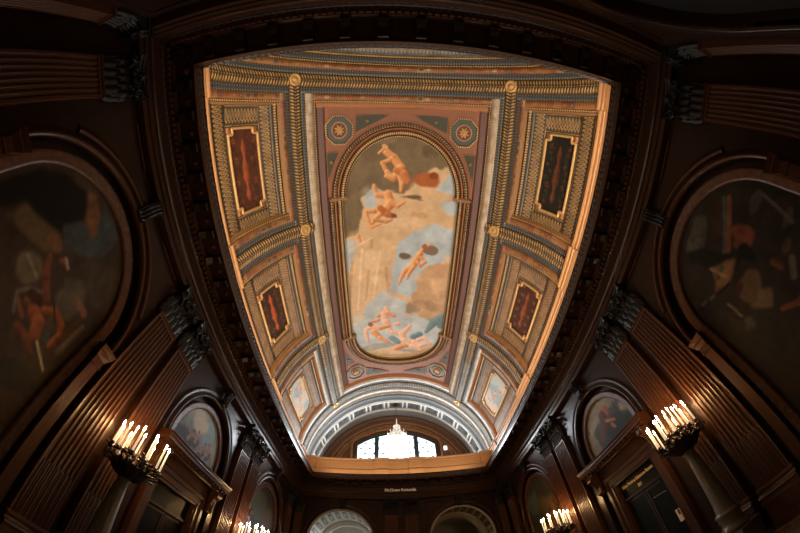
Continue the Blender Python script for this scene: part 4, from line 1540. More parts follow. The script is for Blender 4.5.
def capital_mb(hw):
    mb = MB('ebony')
    z0, z1 = ZP1, ZP2
    mb.extrude([(PD0, z0), (PD1 - 0.02, z0), (PD1 - 0.03, z0 + 0.5), (PD1 + 0.03, z0 + 0.8), (PD1 + 0.12, z1 - 0.13), (PD0, z1 - 0.13)], -hw * 0.93, hw * 0.93, 'ebony')
    k = 4
    for i in range(k):
        x = -hw * 0.86 + hw * 1.72 * (i + 0.5) / k
        leaf(mb, x, PD1 - 0.02, z0 + 0.02, hw * 0.50, 0.42, 0.20, 'ebony')
    for i in range(k + 1):
        x = -hw * 0.86 + hw * 1.72 * i / k
        leaf(mb, x, PD1 - 0.03, z0 + 0.22, hw * 0.48, 0.50, 0.25, 'ebony')
    for s in (-1, 1):
        for zz, o in ((0.02, 0.16), (0.25, 0.2)):     # side leaves
            leaf(mb, s * (hw * 0.98), PD1 - 0.08, z0 + zz, hw * 0.35, 0.45, o, 'ebony', s * 0.06)
        volute(mb, s * hw * 0.97, PD1 + 0.16, z1 - 0.30, 0.12, s, 'ebony')
        volute(mb, s * hw * 0.20, PD1 + 0.10, z1 - 0.26, 0.10, -s, 'ebony')
        mb.tube([(s * hw * 0.35, PD1 + 0.02, z0 + 0.6), (s * hw * 0.55, PD1 + 0.08, z0 + 0.75), (s * hw * 0.95, PD1 + 0.16, z1 - 0.17)], [0.03, 0.05, 0.05], 'ebony', 6)
    # abacus with hollow front and a flower
    P = []
    for z, g in ((z1 - 0.13, 0.0), (z1 - 0.08, 0.03), (z1 - 0.05, 0.02), (z1 - 0.05, 0.05), (z1 + 0.02, 0.05)):
        P.append([(-hw * 1.12 - g, PD0, z)] + [(x * (hw * 1.12 + g), PD1 + 0.10 + 0.13 * x * x + g, z) for x in np.linspace(-1, 1, 9)] + [(hw * 1.12 + g, PD0, z)])
    mb.grid(P, 'ebony', None, False)
    mb.ball((0, PD1 + 0.16, z1 - 0.07), 0.09, 'ebony', 8, 5)
    for a in range(5):
        mb.ball((0.08 * COS(a * 1.257), PD1 + 0.17, z1 - 0.07 + 0.08 * SIN(a * 1.257)), 0.045, 'ebony', 6, 4)
    return mb


def proto(name, parts):
    t = thing(name, 'x', 'pilaster')
    for nm, mb in parts:
        mb.build(nm, t)
    return t


pil_proto = {}


def pilaster(side, t, w, nfl, label, grp=None):
    key = (round(w, 2), nfl)
    z = 0
    loc = place(side, t, 0, 0)
    if key not in pil_proto:
        p = proto('fluted_pilaster', pilaster_parts(w, nfl))
        pil_proto[key] = p
        p.location = loc
        p.rotation_euler = (0, 0, rotz(side))
    else:
        p = dup(pil_proto[key], loc, rotz(side))
    tag(p, label, 'pilaster', grp or 'fluted pilasters round the hall')
    return p


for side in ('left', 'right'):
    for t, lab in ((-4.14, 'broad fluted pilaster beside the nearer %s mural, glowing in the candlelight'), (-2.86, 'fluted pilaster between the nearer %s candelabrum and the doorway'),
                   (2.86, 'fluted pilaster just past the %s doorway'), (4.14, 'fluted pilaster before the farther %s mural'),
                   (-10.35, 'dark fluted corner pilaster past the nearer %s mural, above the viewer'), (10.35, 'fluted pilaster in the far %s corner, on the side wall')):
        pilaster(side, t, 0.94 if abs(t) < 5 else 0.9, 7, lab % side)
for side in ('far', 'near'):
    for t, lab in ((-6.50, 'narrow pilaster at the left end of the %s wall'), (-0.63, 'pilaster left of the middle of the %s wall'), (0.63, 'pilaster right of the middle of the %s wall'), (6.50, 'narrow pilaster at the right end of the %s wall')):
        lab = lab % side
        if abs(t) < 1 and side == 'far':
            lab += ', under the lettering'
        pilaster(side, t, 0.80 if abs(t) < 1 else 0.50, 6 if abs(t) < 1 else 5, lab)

# the small order carrying the mural arches
imp = thing('impost_pilaster', 'x', 'pilaster')
mb = MB('wood_red')
mb.box((-0.13, 0.225, 0.6), (0.13, 0.36, 4.12), 'wood_red')
mb.build('shaft', imp)
mb = MB('wood_red')
P = []
for w, d, z in ((0.13, 0.30, 4.10), (0.16, 0.33, 4.12), (0.16, 0.33, 4.15), (0.135, 0.305, 4.17), (0.14, 0.31, 4.30), (0.19, 0.36, 4.40), (0.20, 0.38, 4.42), (0.20, 0.38, 4.46), (0.22, 0.41, 4.52), (0.24, 0.43, 4.58)):
    P.append([(-w, 0.225, z), (-w, d + 0.06, z), (w, d + 0.06, z), (w, 0.225, z)])
mb.grid(P, 'wood_red', None, False)
mb.poly(P[-1], 'wood_red')
mb.build('capital', imp)
mb = MB('wood_red')
mb.box((-0.17, 0.225, 0.0), (0.17, 0.42, 0.6), 'wood_red')
mb.build('pedestal', imp)
first = True
for side in ('left', 'right'):
    for t, lab in ((-4.90, 'slim reddish pilaster at the near %s mural, next to the big fluted pilaster'), (-9.24, 'slim reddish pilaster on the outer side of the near %s mural'),
                   (4.90, 'slim pilaster at the far %s mural, on its doorway side'), (9.24, 'slim pilaster at the far %s mural, next to the far corner')):
        loc = place(side, t)
        if first:
            p, first = imp, False
            p.location, p.rotation_euler = loc, (0, 0, rotz(side))
        else:
            p = dup(imp, loc, rotz(side))
        tag(p, lab % side, 'pilaster', 'slim pilasters carrying the mural arches')

# scrolled keystones
ks = thing('keystone', 'x', 'keystone')
mb = MB('ebony')
pr = [(0.0, 0.0), (0.06, 0.02), (0.10, 0.10), (0.07, 0.2), (0.09, 0.34), (0.16, 0.48), (0.22, 0.56), (0.23, 0.64), (0.18, 0.72), (0.0, 0.74)]
mb.extrude(pr, -0.17, 0.17, 'ebony', smooth=False)
for x in (-0.10, 0, 0.10):
    mb.tube([(x, d + 0.01, z) for d, z in pr[1:-1]], 0.035, 'ebony', 6)
mb.build('body', ks)
for s in (-1, 1):
    mb = MB('ebony')
    mb.tube([(s * 0.2, 0.14 + 0.08 * COS(a) * (1 - a / 14), 0.64 + 0.09 * SIN(a) * (1 - a / 14)) for a in np.linspace(0, 11, 22)], 0.025, 'ebony', 5)
    mb.build('scroll', ks)
mb = MB('ebony')
leaf(mb, 0, 0.05, 0.02, 0.22, 0.4, 0.12, 'ebony')
mb.build('leaf', ks)
first = True
for side in ('left', 'right'):
    for t, z, lab in ((-MUR_T, 6.86, 'carved scroll keystone over the nearer %s mural'), (0, 6.86, 'carved scroll keystone over the %s door lunette'), (MUR_T, 6.86, 'carved scroll keystone over the farther %s mural')):
        loc = place(side, t, z, 0.345)
        if first:
            k_, first = ks, False
            k_.location, k_.rotation_euler = loc, (0, 0, rotz(side))
        else:
            k_ = dup(ks, loc, rotz(side))
        tag(k_, lab % side, 'keystone', 'keystones over the arches')
for t in (-ARX, ARX):
    tag(dup(ks, place('far', t, 6.86, 0.345), rotz('far')), 'carved keystone over the %s arch of the far wall' % ('left' if t < 0 else 'right'), 'keystone', 'keystones over the arches')

# ------------------------------------------------------------------ murals
FLESH = ((176, 104, 58), (104, 52, 28), (92, 70, 52), (48, 36, 28))


def mural_mesh(name, r, zc, z0, parent, cvs, nx, ny, d=0.07, mirror=False):
    """round-headed canvas in wall coordinates round x = 0"""
    P, uv = [], []
    H = zc + r - z0
    for j in range(ny + 1):
        # rows bunch along the arch
        z = z0 + H * j / ny
        w = r if z <= zc else math.sqrt(max(1e-6, r * r - (z - zc) ** 2))
        row = []
        for i in range(nx + 1):
            x = -w + 2 * w * i / nx
            row.append((x, d, z))
            u = (x / r + 1) / 2
            uv.append((1 - u if mirror else u, (z - z0) / H))
        P.append(row)
    mb = MB('paint')
    mb.grid(P, 'paint', None, False)
    o = mb.build(name, parent)
    attach_paint(o, cvs, uv)
    return o


t_frame = NT('worn_red_gilt_frame', 0.45)
n1 = t_frame.noise(7, 5)
t_frame.col(t_frame.ramp(n1, [(0.3, (0.05, 0.018, 0.009)), (0.55, (0.10, 0.038, 0.018)), (0.7, (0.17, 0.08, 0.04))])).bump(n1, 0.4, 0.02)
MAT['muralframe'] = t_frame.mat


def mural(side, t, label, cvs, nx=90, ny=170):
    m = thing('mural', label, 'mural', place(side, t), rotz(side))
    # in wall coordinates +x runs to the viewer's left when facing the wall
    mural_mesh('canvas', 1.80, MUR_Z, 0.75, m, cvs, nx, ny, 0.07, True)
    mb = MB('muralframe')
    arch_ring(mb, 0, MUR_Z, 0.75, [(1.78, 0.04), (1.78, 0.13), (1.84, 0.16), (1.98, 0.14), (2.03, 0.17), (2.06, 0.14), (2.06, 0.004)], 'muralframe')
    mb.box((-2.06, 0.004, 0.55), (2.06, 0.15, 0.76), 'muralframe')
    mb.build('frame', m)
    return m


def wallpic(seed):
    return np.random.default_rng(seed)


# near left: dark mass above, a tilted pale slab, blue sky to one side, bare-shouldered figures below
asp = (MUR_Z + 1.8 - 0.75) / 3.6
c = Canvas(130, 200, asp, (78, 62, 46), 1)
c.mottle(3, 61, 0.5)
c.cloud(0.740, 0.770, 0.197, 0.125, (84, 74, 60), 160, 0.3, 4)
c.cloud(0.740, 0.666, 0.109, 0.093, (104, 96, 84), 161, 0.3, 4)
c.cpoly([(0.039, 0.547), (0.016, 0.586), (0.036, 0.730), (0.110, 0.825), (0.212, 0.889), (0.297, 0.890), (0.382, 0.854), (0.366, 0.768), (0.449, 0.727), (0.390, 0.691), (0.176, 0.644), (0.159, 0.520)], (27, 26, 23), 901, 0.03)
c.cpoly([(0.356, 0.762), (0.392, 0.852), (0.491, 0.861), (0.426, 0.920), (0.339, 0.963), (0.470, 0.975), (0.595, 0.976), (0.656, 0.887), (0.556, 0.791), (0.464, 0.732)], (76, 94, 98), 902, 0.03)
c.cpoly([(0.245, 0.896), (0.286, 0.932), (0.392, 0.929), (0.498, 0.890), (0.497, 0.859), (0.413, 0.856)], (158, 104, 58), 903, 0.03)
c.stroke([(0.410, 0.872), (0.429, 0.903)], [0.020, 0.020], (176, 118, 68))
c.cpoly([(0.168, 0.644), (0.200, 0.589), (0.184, 0.579), (0.195, 0.565), (0.204, 0.588), (0.421, 0.656), (0.477, 0.701), (0.447, 0.732), (0.369, 0.727)], (122, 102, 68), 904, 0.03)
c.stroke([(0.404, 0.696), (0.448, 0.709)], [0.040, 0.035], (150, 98, 54))
c.mottle(30, 68, 0.3)
c.cloud(0.465, 0.592, 0.080, 0.051, (128, 116, 92), 162, 0.3, 4)
c.stroke([(0.412, 0.593), (0.520, 0.591)], [0.010, 0.011], (160, 150, 126))
c.stroke([(0.658, 0.584), (0.548, 0.624), (0.474, 0.666)], [0.028, 0.028, 0.017], (170, 96, 54), (104, 54, 30))
c.stroke([(0.535, 0.701), (0.551, 0.705)], [0.026, 0.027], (176, 98, 56), (92, 46, 28))
c.stroke([(0.528, 0.722), (0.582, 0.714)], [0.009, 0.012], (170, 160, 140))
c.stroke([(0.604, 0.462), (0.533, 0.507), (0.558, 0.551), (0.611, 0.584)], [0.010, 0.010, 0.011, 0.009], (126, 120, 108))
c.stroke([(0.588, 0.548), (0.632, 0.558)], [0.032, 0.033], (78, 40, 26))
c.stroke([(0.606, 0.520), (0.637, 0.516)], [0.024, 0.021], (158, 90, 54), (90, 46, 28))
c.stroke([(0.571, 0.496), (0.647, 0.482)], [0.015, 0.015], (150, 90, 54))
c.stroke([(0.669, 0.525), (0.724, 0.520), (0.766, 0.482)], [0.043, 0.043, 0.038], (186, 102, 54), (112, 58, 30))
c.stroke([(0.694, 0.560), (0.744, 0.596), (0.827, 0.589), (0.855, 0.557), (0.858, 0.505)], [0.025, 0.023, 0.021, 0.017, 0.014], (200, 110, 58), (124, 62, 32))
c.stroke([(0.681, 0.450), (0.754, 0.451), (0.815, 0.440)], [0.031, 0.031, 0.021], (150, 84, 48), (88, 44, 26))
c.stroke([(0.801, 0.480), (0.935, 0.441)], [0.008, 0.008], (196, 186, 152))
c.stroke([(0.684, 0.610), (0.797, 0.568)], [0.007, 0.006], (56, 40, 28))
c.stroke([(0.882, 0.514), (0.868, 0.699)], [0.013, 0.012], (98, 56, 32))
c.stroke([(0.923, 0.524), (0.917, 0.655)], [0.023, 0.019], (128, 118, 104), (96, 86, 76))
c.stroke([(0.826, 0.511), (0.792, 0.536)], [0.017, 0.017], (60, 76, 84))
c.stroke([(0.760, 0.699), (0.860, 0.691)], [0.013, 0.026], (140, 96, 60))
c.cloud(0.845, 0.355, 0.123, 0.052, (48, 47, 40), 163, 0.3, 4)
c.mottle(24, 71, 0.4)
c.mottle(7, 954, 0.9)
c.mottle(30, 955, 0.5)
c.mute(0.20, 0.80)
mural('left', -MUR_T, 'large dark round-headed mural with a pale tilted slab and bare-armed figures, near left', c)

# near right: a gloomy workshop with a window, warm hanging cloth and dark figures
c = Canvas(130, 200, asp, (46, 40, 32), 2)
c.mottle(3, 81, 0.6)
c.cpoly([(0.624, 0.970), (0.672, 0.912), (0.457, 0.853), (0.359, 0.944)], (92, 88, 74), 905, 0.03)
c.cpoly([(0.459, 0.949), (0.557, 0.882), (0.545, 0.878), (0.446, 0.945)], (44, 34, 24), 906, 0.03)
c.cpoly([(0.762, 0.933), (0.864, 0.869), (0.487, 0.772), (0.445, 0.849)], (60, 42, 30), 907, 0.03)
c.stroke([(0.819, 0.849), (0.494, 0.763)], [0.014, 0.014], (74, 92, 96))
c.stroke([(0.830, 0.826), (0.518, 0.749)], [0.021, 0.024], (136, 82, 44))
c.cloud(0.647, 0.704, 0.066, 0.055, (146, 74, 38), 182, 0.3, 4)
c.cloud(0.584, 0.716, 0.040, 0.034, (120, 70, 40), 183, 0.3, 4)
c.cloud(0.880, 0.705, 0.103, 0.029, (78, 80, 74), 184, 0.3, 4)
c.cloud(0.830, 0.559, 0.094, 0.023, (86, 82, 74), 185, 0.3, 4)
c.stroke([(0.934, 0.699), (0.894, 0.622), (0.844, 0.536)], [0.010, 0.012, 0.012], (104, 100, 92))
c.cpoly([(0.374, 0.924), (0.470, 0.856), (0.487, 0.772), (0.532, 0.711), (0.476, 0.693), (0.339, 0.827), (0.302, 0.914)], (24, 22, 19), 908, 0.03)
c.stroke([(0.568, 0.681), (0.554, 0.646)], [0.053, 0.045], (20, 19, 17))
c.stroke([(0.505, 0.692), (0.381, 0.704)], [0.034, 0.021], (22, 24, 24))
c.cloud(0.709, 0.525, 0.071, 0.023, (92, 70, 46), 186, 0.3, 4)
c.cpoly([(0.478, 0.709), (0.348, 0.789), (0.279, 0.736), (0.227, 0.717), (0.334, 0.682), (0.399, 0.683)], (150, 108, 64), 909, 0.03)
c.stroke([(0.394, 0.742), (0.321, 0.739)], [0.025, 0.022], (84, 90, 66))
c.stroke([(0.348, 0.789), (0.357, 0.707)], [0.011, 0.011], (176, 132, 86))
c.cloud(0.376, 0.596, 0.105, 0.050, (112, 86, 54), 187, 0.3, 4)
c.stroke([(0.358, 0.632), (0.319, 0.628)], [0.030, 0.027], (84, 42, 26))
c.cpoly([(0.403, 0.545), (0.440, 0.505), (0.373, 0.464), (0.289, 0.547)], (134, 108, 74), 910, 0.03)
c.stroke([(0.595, 0.544), (0.598, 0.508)], [0.030, 0.024], (126, 70, 36), (70, 36, 22))
c.stroke([(0.666, 0.485), (0.585, 0.450)], [0.023, 0.023], (104, 98, 84))
c.stroke([(0.399, 0.431), (0.483, 0.385), (0.547, 0.382)], [0.018, 0.023, 0.022], (158, 84, 50), (100, 50, 32))
c.stroke([(0.036, 0.752), (0.338, 0.678)], [0.012, 0.010], (24, 22, 20))
c.stroke([(0.101, 0.747), (0.132, 0.740)], [0.015, 0.015], (88, 92, 84))
c.stroke([(0.171, 0.725), (0.201, 0.719)], [0.015, 0.015], (88, 92, 84))
c.stroke([(0.214, 0.643), (0.207, 0.562)], [0.010, 0.009], (120, 112, 94))
c.cpoly([(0.209, 0.546), (0.247, 0.524), (0.213, 0.488), (0.161, 0.509)], (86, 84, 72), 911, 0.03)
c.cpoly([(0.171, 0.625), (0.178, 0.561), (0.134, 0.519), (0.092, 0.568)], (58, 56, 46), 912, 0.03)
c.mottle(26, 90, 0.6)
c.cloud(0.109, 0.364, 0.162, 0.063, (44, 42, 34), 191, 0.3, 4)
c.mottle(7, 962, 0.9)
c.mottle(30, 963, 0.5)
c.mute(0.20, 0.80)
mural('right', -MUR_T, 'large dark round-headed mural of a dim workshop with a small window, near right', c)

for side, sd, txt in (('left', 101, 'distant narrow-looking mural in dim greens, far left beside the corner'), ('right', 121, 'distant mural in dim browns and greens, far right beside the corner')):
    c = Canvas(50, 80, asp, (70, 66, 50), sd)
    c.mottle(4, sd, 0.8)
    for i, (x, y, col) in enumerate(((0.3, 0.8, (92, 104, 98)), (0.7, 0.7, (110, 92, 60)), (0.5, 0.45, (60, 74, 66)), (0.4, 0.2, (50, 44, 34)))):
        c.cloud(x, y, 0.3, 0.14, col, sd + i, 0.4, 3)
    for i in range(3):
        c.figure(0.25 + 0.25 * i, 0.30 + 0.1 * i, 0.5, 10 * i - 10, FLESH, sd + i)
    c.mottle(12, sd + 9, 0.5)
    mural(side, MUR_T, txt, c, 40, 70)

# lunette paintings over the two doors
LR, LZ = 1.42, 5.0
for side in ('left', 'right'):
    aspl = (LZ + LR - 4.45) / (2 * LR)
    if side == 'left':
        c = Canvas(80, 60, aspl, (142, 156, 162), 5)  # blues lightened so the paint holds the cool window light
        c.mottle(4, 131, 0.5)
        c.cloud(0.62, 0.72, 0.3, 0.3, (130, 160, 178), 132, 0.3, 4)
        c.cloud(0.35, 0.75, 0.25, 0.25, (190, 190, 184), 133, 0.3, 4)
        c.cloud(0.2, 0.3, 0.3, 0.3, (84, 92, 100), 134, 0.4, 4)
        for i, x in enumerate((0.28, 0.45, 0.62, 0.78)):
            c.figure(x, 0.28 + 0.06 * (i % 2), 0.34, (-20, 10, -8, 24)[i], ((188, 152, 140), (128, 96, 92), (72, 88, 104), (48, 58, 72)), 140 + i)
        lab = 'half-round painting in cool blues with a huddle of figures, over the left doorway'
    else:
        c = Canvas(80, 60, aspl, (70, 78, 78), 6)
        c.mottle(4, 151, 0.6)
        c.cloud(0.5, 0.85, 0.4, 0.25, (136, 132, 118), 152, 0.3, 5)
        c.cloud(0.12, 0.45, 0.14, 0.4, (142, 138, 124), 153, 0.3, 4)
        c.cloud(0.62, 0.35, 0.3, 0.25, (46, 56, 56), 154, 0.35, 4)
        c.stroke([(0.640, 0.749), (0.667, 0.671)], [0.056, 0.055], (196, 104, 64), (124, 60, 38))
        c.stroke([(0.539, 0.691), (0.488, 0.463)], [0.082, 0.113], (104, 58, 42), (56, 38, 30))
        c.stroke([(0.555, 0.557), (0.697, 0.454)], [0.026, 0.021], (196, 120, 80))
        c.stroke([(0.620, 0.421), (0.647, 0.349)], [0.025, 0.024], (190, 130, 90))
        c.stroke([(0.616, 0.872), (0.699, 0.826)], [0.033, 0.032], (150, 140, 124))
        c.stroke([(0.827, 0.700), (0.819, 0.480)], [0.015, 0.022], (52, 58, 58))
        c.poly([(0.912, 0.601), (1.036, 0.499), (1.041, 0.316), (0.866, 0.473)], (168, 160, 142))
        c.stroke([(1.043, 0.445), (1.049, 0.264)], [0.028, 0.027], (150, 84, 58))
        c.cloud(0.920, 0.280, 0.127, 0.122, (48, 60, 60), 154, 0.3, 4)
        c.stroke([(0.205, 0.642), (0.398, 0.742)], [0.053, 0.051], (150, 146, 132))
        c.stroke([(0.361, 0.401), (0.306, 0.360)], [0.049, 0.050], (120, 62, 46))
        lab = 'half-round painting with a red-faced figure and pale folds, over the right doorway'
    c.mottle(16, 160, 0.4)
    m = thing('lunette_painting', lab, 'painting', place(side, 0), rotz(side))
    mural_mesh('canvas', LR, LZ, 4.45, m, c, 60, 50, 0.07, True)
    mb = MB('muralframe')
    arch_ring(mb, 0, LZ, 4.45, [(LR - 0.02, 0.04), (LR - 0.02, 0.13), (LR + 0.05, 0.16), (LR + 0.16, 0.13), (LR + 0.20, 0.15), (LR + 0.22, 0.004)], 'muralframe')
    mb.build('frame', m)

# ------------------------------------------------------------------ doorways
def text_mesh(txt, size, depth, m, align='CENTER', bold=0.0):
    cu = bpy.data.curves.new('text', 'FONT')
    cu.body = txt
    cu.size = size
    cu.extrude = depth
    cu.offset = bold
    cu.align_x = align
    o = bpy.data.objects.new('text', cu)
    C.objects.link(o)
    dg = bpy.context.evaluated_depsgraph_get()
    me = bpy.data.meshes.new_from_object(o.evaluated_get(dg))
    bpy.data.objects.remove(o)
    me.materials.clear()
    me.materials.append(MAT[m])
    me.transform(Matrix.Rotation(PI, 4, 'Z') @ Matrix.Rotation(PI / 2, 4, 'X'))   # stands up, faces local +y
    return me


def mesh_obj(name, me, parent=None, loc=(0, 0, 0)):
    o = bpy.data.objects.new(name, me)
    C.objects.link(o)
    o.location = loc
    o.parent = parent
    return o


for n, side in ((1, 'left'), (2, 'right')):
    dr = tag(thing('door_%d' % n, 'tall doorway in the %s wall under a bracketed wooden cornice' % side, 'doorway', SIDES[side][0], rotz(side)), kind='structure')
    mb = MB('wood_red')
    for s in (-1, 1):     # stepped architrave
        for x0, x1, d in ((1.07, 1.16, 0.12), (1.16, 1.36, 0.16), (1.36, 1.50, 0.215)):
            mb.box((min(s * x0, s * x1), -0.12 if x0 < 1.1 else 0.004, 0.0), (max(s * x0, s * x1), d, 3.45 + (x1 - 1.07)), 'wood_red')
    for z0, z1, d in ((3.45, 3.54, 0.12), (3.54, 3.74, 0.16), (3.74, 3.88, 0.215)):
        mb.box((-1.07 - (z0 - 3.45), -0.12 if z0 < 3.5 else 0.004, z0), (1.07 + (z0 - 3.45), d, z1), 'wood_red')
    mb.build('architrave', dr)
    mb = MB('wood_red', 'guil2')
    mb.box((-1.55, 0.004, 3.90), (1.55, 0.20, 4.24), 'wood_red')
    mb.poly([(-1.3, 0.204, 3.98), (1.3, 0.204, 3.98), (1.3, 0.204, 4.18), (-1.3, 0.204, 4.18)], 'wood_red')
    panel_frame(mb, -1.36, 1.36, 3.94, 4.22, 0.2, 0.03, 0.02, 'wood_red')
    mb.build('frieze', dr)
    mb = MB('wood_red')
    pr = [(0.225, 4.24), (0.36, 4.25), (0.38, 4.30), (0.46, 4.33), (0.62, 4.36), (0.66, 4.36), (0.66, 4.45), (0.70, 4.48), (0.69, 4.52), (0.74, 4.56), (0.74, 4.58), (0.225, 4.60)]
    mb.extrude(pr, -2.08, 2.08, 'wood_red')
    for k in range(17):
        x = -1.9 + 3.8 * k / 16
        mb.box((x - 0.06, 0.44, 4.285), (x + 0.06, 0.60, 4.35), 'wood_red')
    mb.build('cornice', dr)
    for s in (-1, 1):
        mb = MB('wood_red')
        pr = [(0.225, 3.42), (0.30, 3.44), (0.35, 3.52), (0.31, 3.62), (0.33, 3.80), (0.42, 3.98), (0.54, 4.08), (0.58, 4.16), (0.56, 4.24), (0.225, 4.24)]
        mb.extrude(pr, s * 1.70 - 0.15, s * 1.70 + 0.15, 'wood_red')
        for x in (-0.09, 0.0, 0.09):
            mb.tube([(s * 1.70 + x, d + 0.005, z) for d, z in pr[1:-1]], 0.03, 'wood_red', 6)
        mb.tube([(s * 1.70 - 0.17, 0.48, 4.13), (s * 1.70 + 0.17, 0.48, 4.13)], 0.10, 'wood_red', 12)
        mb.tube([(s * 1.70 - 0.16, 0.31, 3.52), (s * 1.70 + 0.16, 0.31, 3.52)], 0.055, 'wood_red', 10)
        mb.build('console', dr)
    # lobby behind the opening: dark
    mb = MB('black')
    mb.poly([(-1.6, -1.8, 0), (1.6, -1.8, 0), (1.6, -1.8, 3.6), (-1.6, -1.8, 3.6)], 'black')
    for s in (-1, 1):
        mb.poly([(s * 1.5, -0.13, 0), (s * 1.5, -1.8, 0), (s * 1.5, -1.8, 3.6), (s * 1.5, -0.13, 3.6)], 'black')
    mb.poly([(-1.6, -0.13, 3.55), (1.6, -0.13, 3.55), (1.6, -1.8, 3.55), (-1.6, -1.8, 3.55)], 'black')
    mb.build('lobby', dr)
    mb = MB('wood')
    mb.box((-1.07, -0.10, 2.78), (1.07, 0.02, 2.86), 'wood')
    mb.build('transom_bar', dr)
    mb = MB('darkglass')
    mb.box((-1.07, -0.08, 2.86), (1.07, -0.05, 3.45), 'darkglass')
    tr = mb.build('transom_glass', dr)
    for s in (-1, 1):
        mb = MB('wood')
        x0, x1 = (0.01, 1.06) if s > 0 else (-1.06, -0.01)
        mb.box((x0, -0.11, 0.02), (x0 + 0.1, -0.05, 2.77), 'wood')
        mb.box((x1 - 0.1, -0.11, 0.02), (x1, -0.05, 2.77), 'wood')
        mb.box((x0 + 0.1, -0.11, 2.66), (x1 - 0.1, -0.05, 2.77), 'wood')
        mb.box((x0 + 0.1, -0.11, 0.02), (x1 - 0.1, -0.05, 0.75), 'wood')
        lf = mb.build('door_leaf', dr)
        mb = MB('darkglass')
        mb.box((x0 + 0.1, -0.09, 0.75), (x1 - 0.1, -0.07, 2.66), 'darkglass')
        mb.build('glass', lf)
    if side == 'right':
        me = text_mesh('Edna Barnes Salomon Room', 0.155, 0.004, 'goldtext', 'CENTER', 0.006)
        o = mesh_obj('gold_lettering', me, dr, (0.05, -0.044, 3.20))
        me = text_mesh('316', 0.15, 0.004, 'goldtext', 'CENTER', 0.006)
        mesh_obj('gold_number', me, dr, (0.05, -0.044, 2.96))
        mb = MB('white')
        mb.tube([(-0.25, 0.0, 2.36), (-0.85, 0.0, 2.33)], 0.012, 'grey', 8)  # grey rod stands in for the highlight along the door's head rail
        mb.build('door_closer_arm', dr)
o = tag(thing('door_plaque', 'small pale plaque on the inner edge of the right doorway', 'plaque', place('right', -1.02, 1.30, 0.123), rotz('right')))
mb = MB('white')
mb.box((-0.075, 0.0, 0.0), (0.075, 0.05, 0.38), 'white')
mb.build('plate', o)
mb = MB('wood_red')
mb.box((-0.075, 0.051, 0.2), (-0.01, 0.055, 0.36), 'wood_red')
mb.build('brown_patch', o)

# lettering on the far frieze
me = text_mesh('McGraw Rotunda', 0.285, 0.012, 'whitetext', 'CENTER', 0.012)
o = mesh_obj('frieze_lettering', me, None, (0.0, YW - 0.516, 8.10))
o.rotation_euler = (0, 0, PI)
tag(o, 'cream two-word lettering on the frieze of the far wall', 'lettering')

# ------------------------------------------------------------------ standing candelabra
cdl = thing('candelabrum', 'x', 'candelabrum')
mb = MB('greystone')
mb.box((-0.42, -0.42, 0), (0.42, 0.42, 0.14), 'greystone')
mb.box((-0.36, -0.36, 0.14), (0.36, 0.36, 0.5), 'greystone')
mb.box((-0.39, -0.39, 0.5), (0.39, 0.39, 0.57), 'greystone')
mb.build('pedestal', cdl)
mb = MB('greystone')
mb.lathe([(0.30, 0.57), (0.33, 0.60), (0.33, 0.66), (0.27, 0.70), (0.25, 0.78), (0.27, 0.90), (0.30, 0.97), (0.31, 1.0), (0.27, 1.03), (0.24, 1.06), (0.245, 1.09), (0.23, 1.12), (0.215, 1.3), (0.185, 1.8), (0.15, 2.3), (0.125, 2.58), (0.15, 2.61), (0.15, 2.64), (0.11, 2.66)], 'greystone', n=28)
mb.build('shaft', cdl)
mb = MB('bronze')
mb.lathe([(0.10, 2.655), (0.16, 2.66), (0.24, 2.70), (0.34, 2.78), (0.41, 2.87), (0.43, 2.92), (0.41, 2.93), (0.33, 2.89), (0.2, 2.86), (0.001, 2.86)], 'bronze', n=28)
for k in range(14):        # acanthus leaves under the bowl
    a = 2 * PI * k / 14
    t1 = np.array([COS(a), SIN(a)])
    t2 = np.array([-SIN(a), COS(a)])
    P = []
    for i in range(7):
        t = i / 6
        r = 0.17 + 0.34 * t
        z = 2.665 + 0.30 * t ** 1.4 + (0.05 if i == 6 else 0)
        w = 0.075 * SIN(PI * min(0.95, 0.15 + t * 0.8)) * (1.2 if i % 2 else 0.9)
        P.append([(t1[0] * (r + b) + t2[0] * w * q, t1[1] * (r + b) + t2[1] * w * q, z - b * 0.5) for q, b in ((-1, 0), (0, 0.035), (1, 0))])
    mb.grid(P, 'bronze')
bowl = mb.build('bowl', cdl)
rr = np.random.default_rng(5)
ring_pts = [(0.57, 2 * PI * k / 11 + 0.15, 2.99 + 0.03 * (k % 2)) for k in range(11)] + [(0.27, 2 * PI * k / 5, 3.13) for k in range(5)]
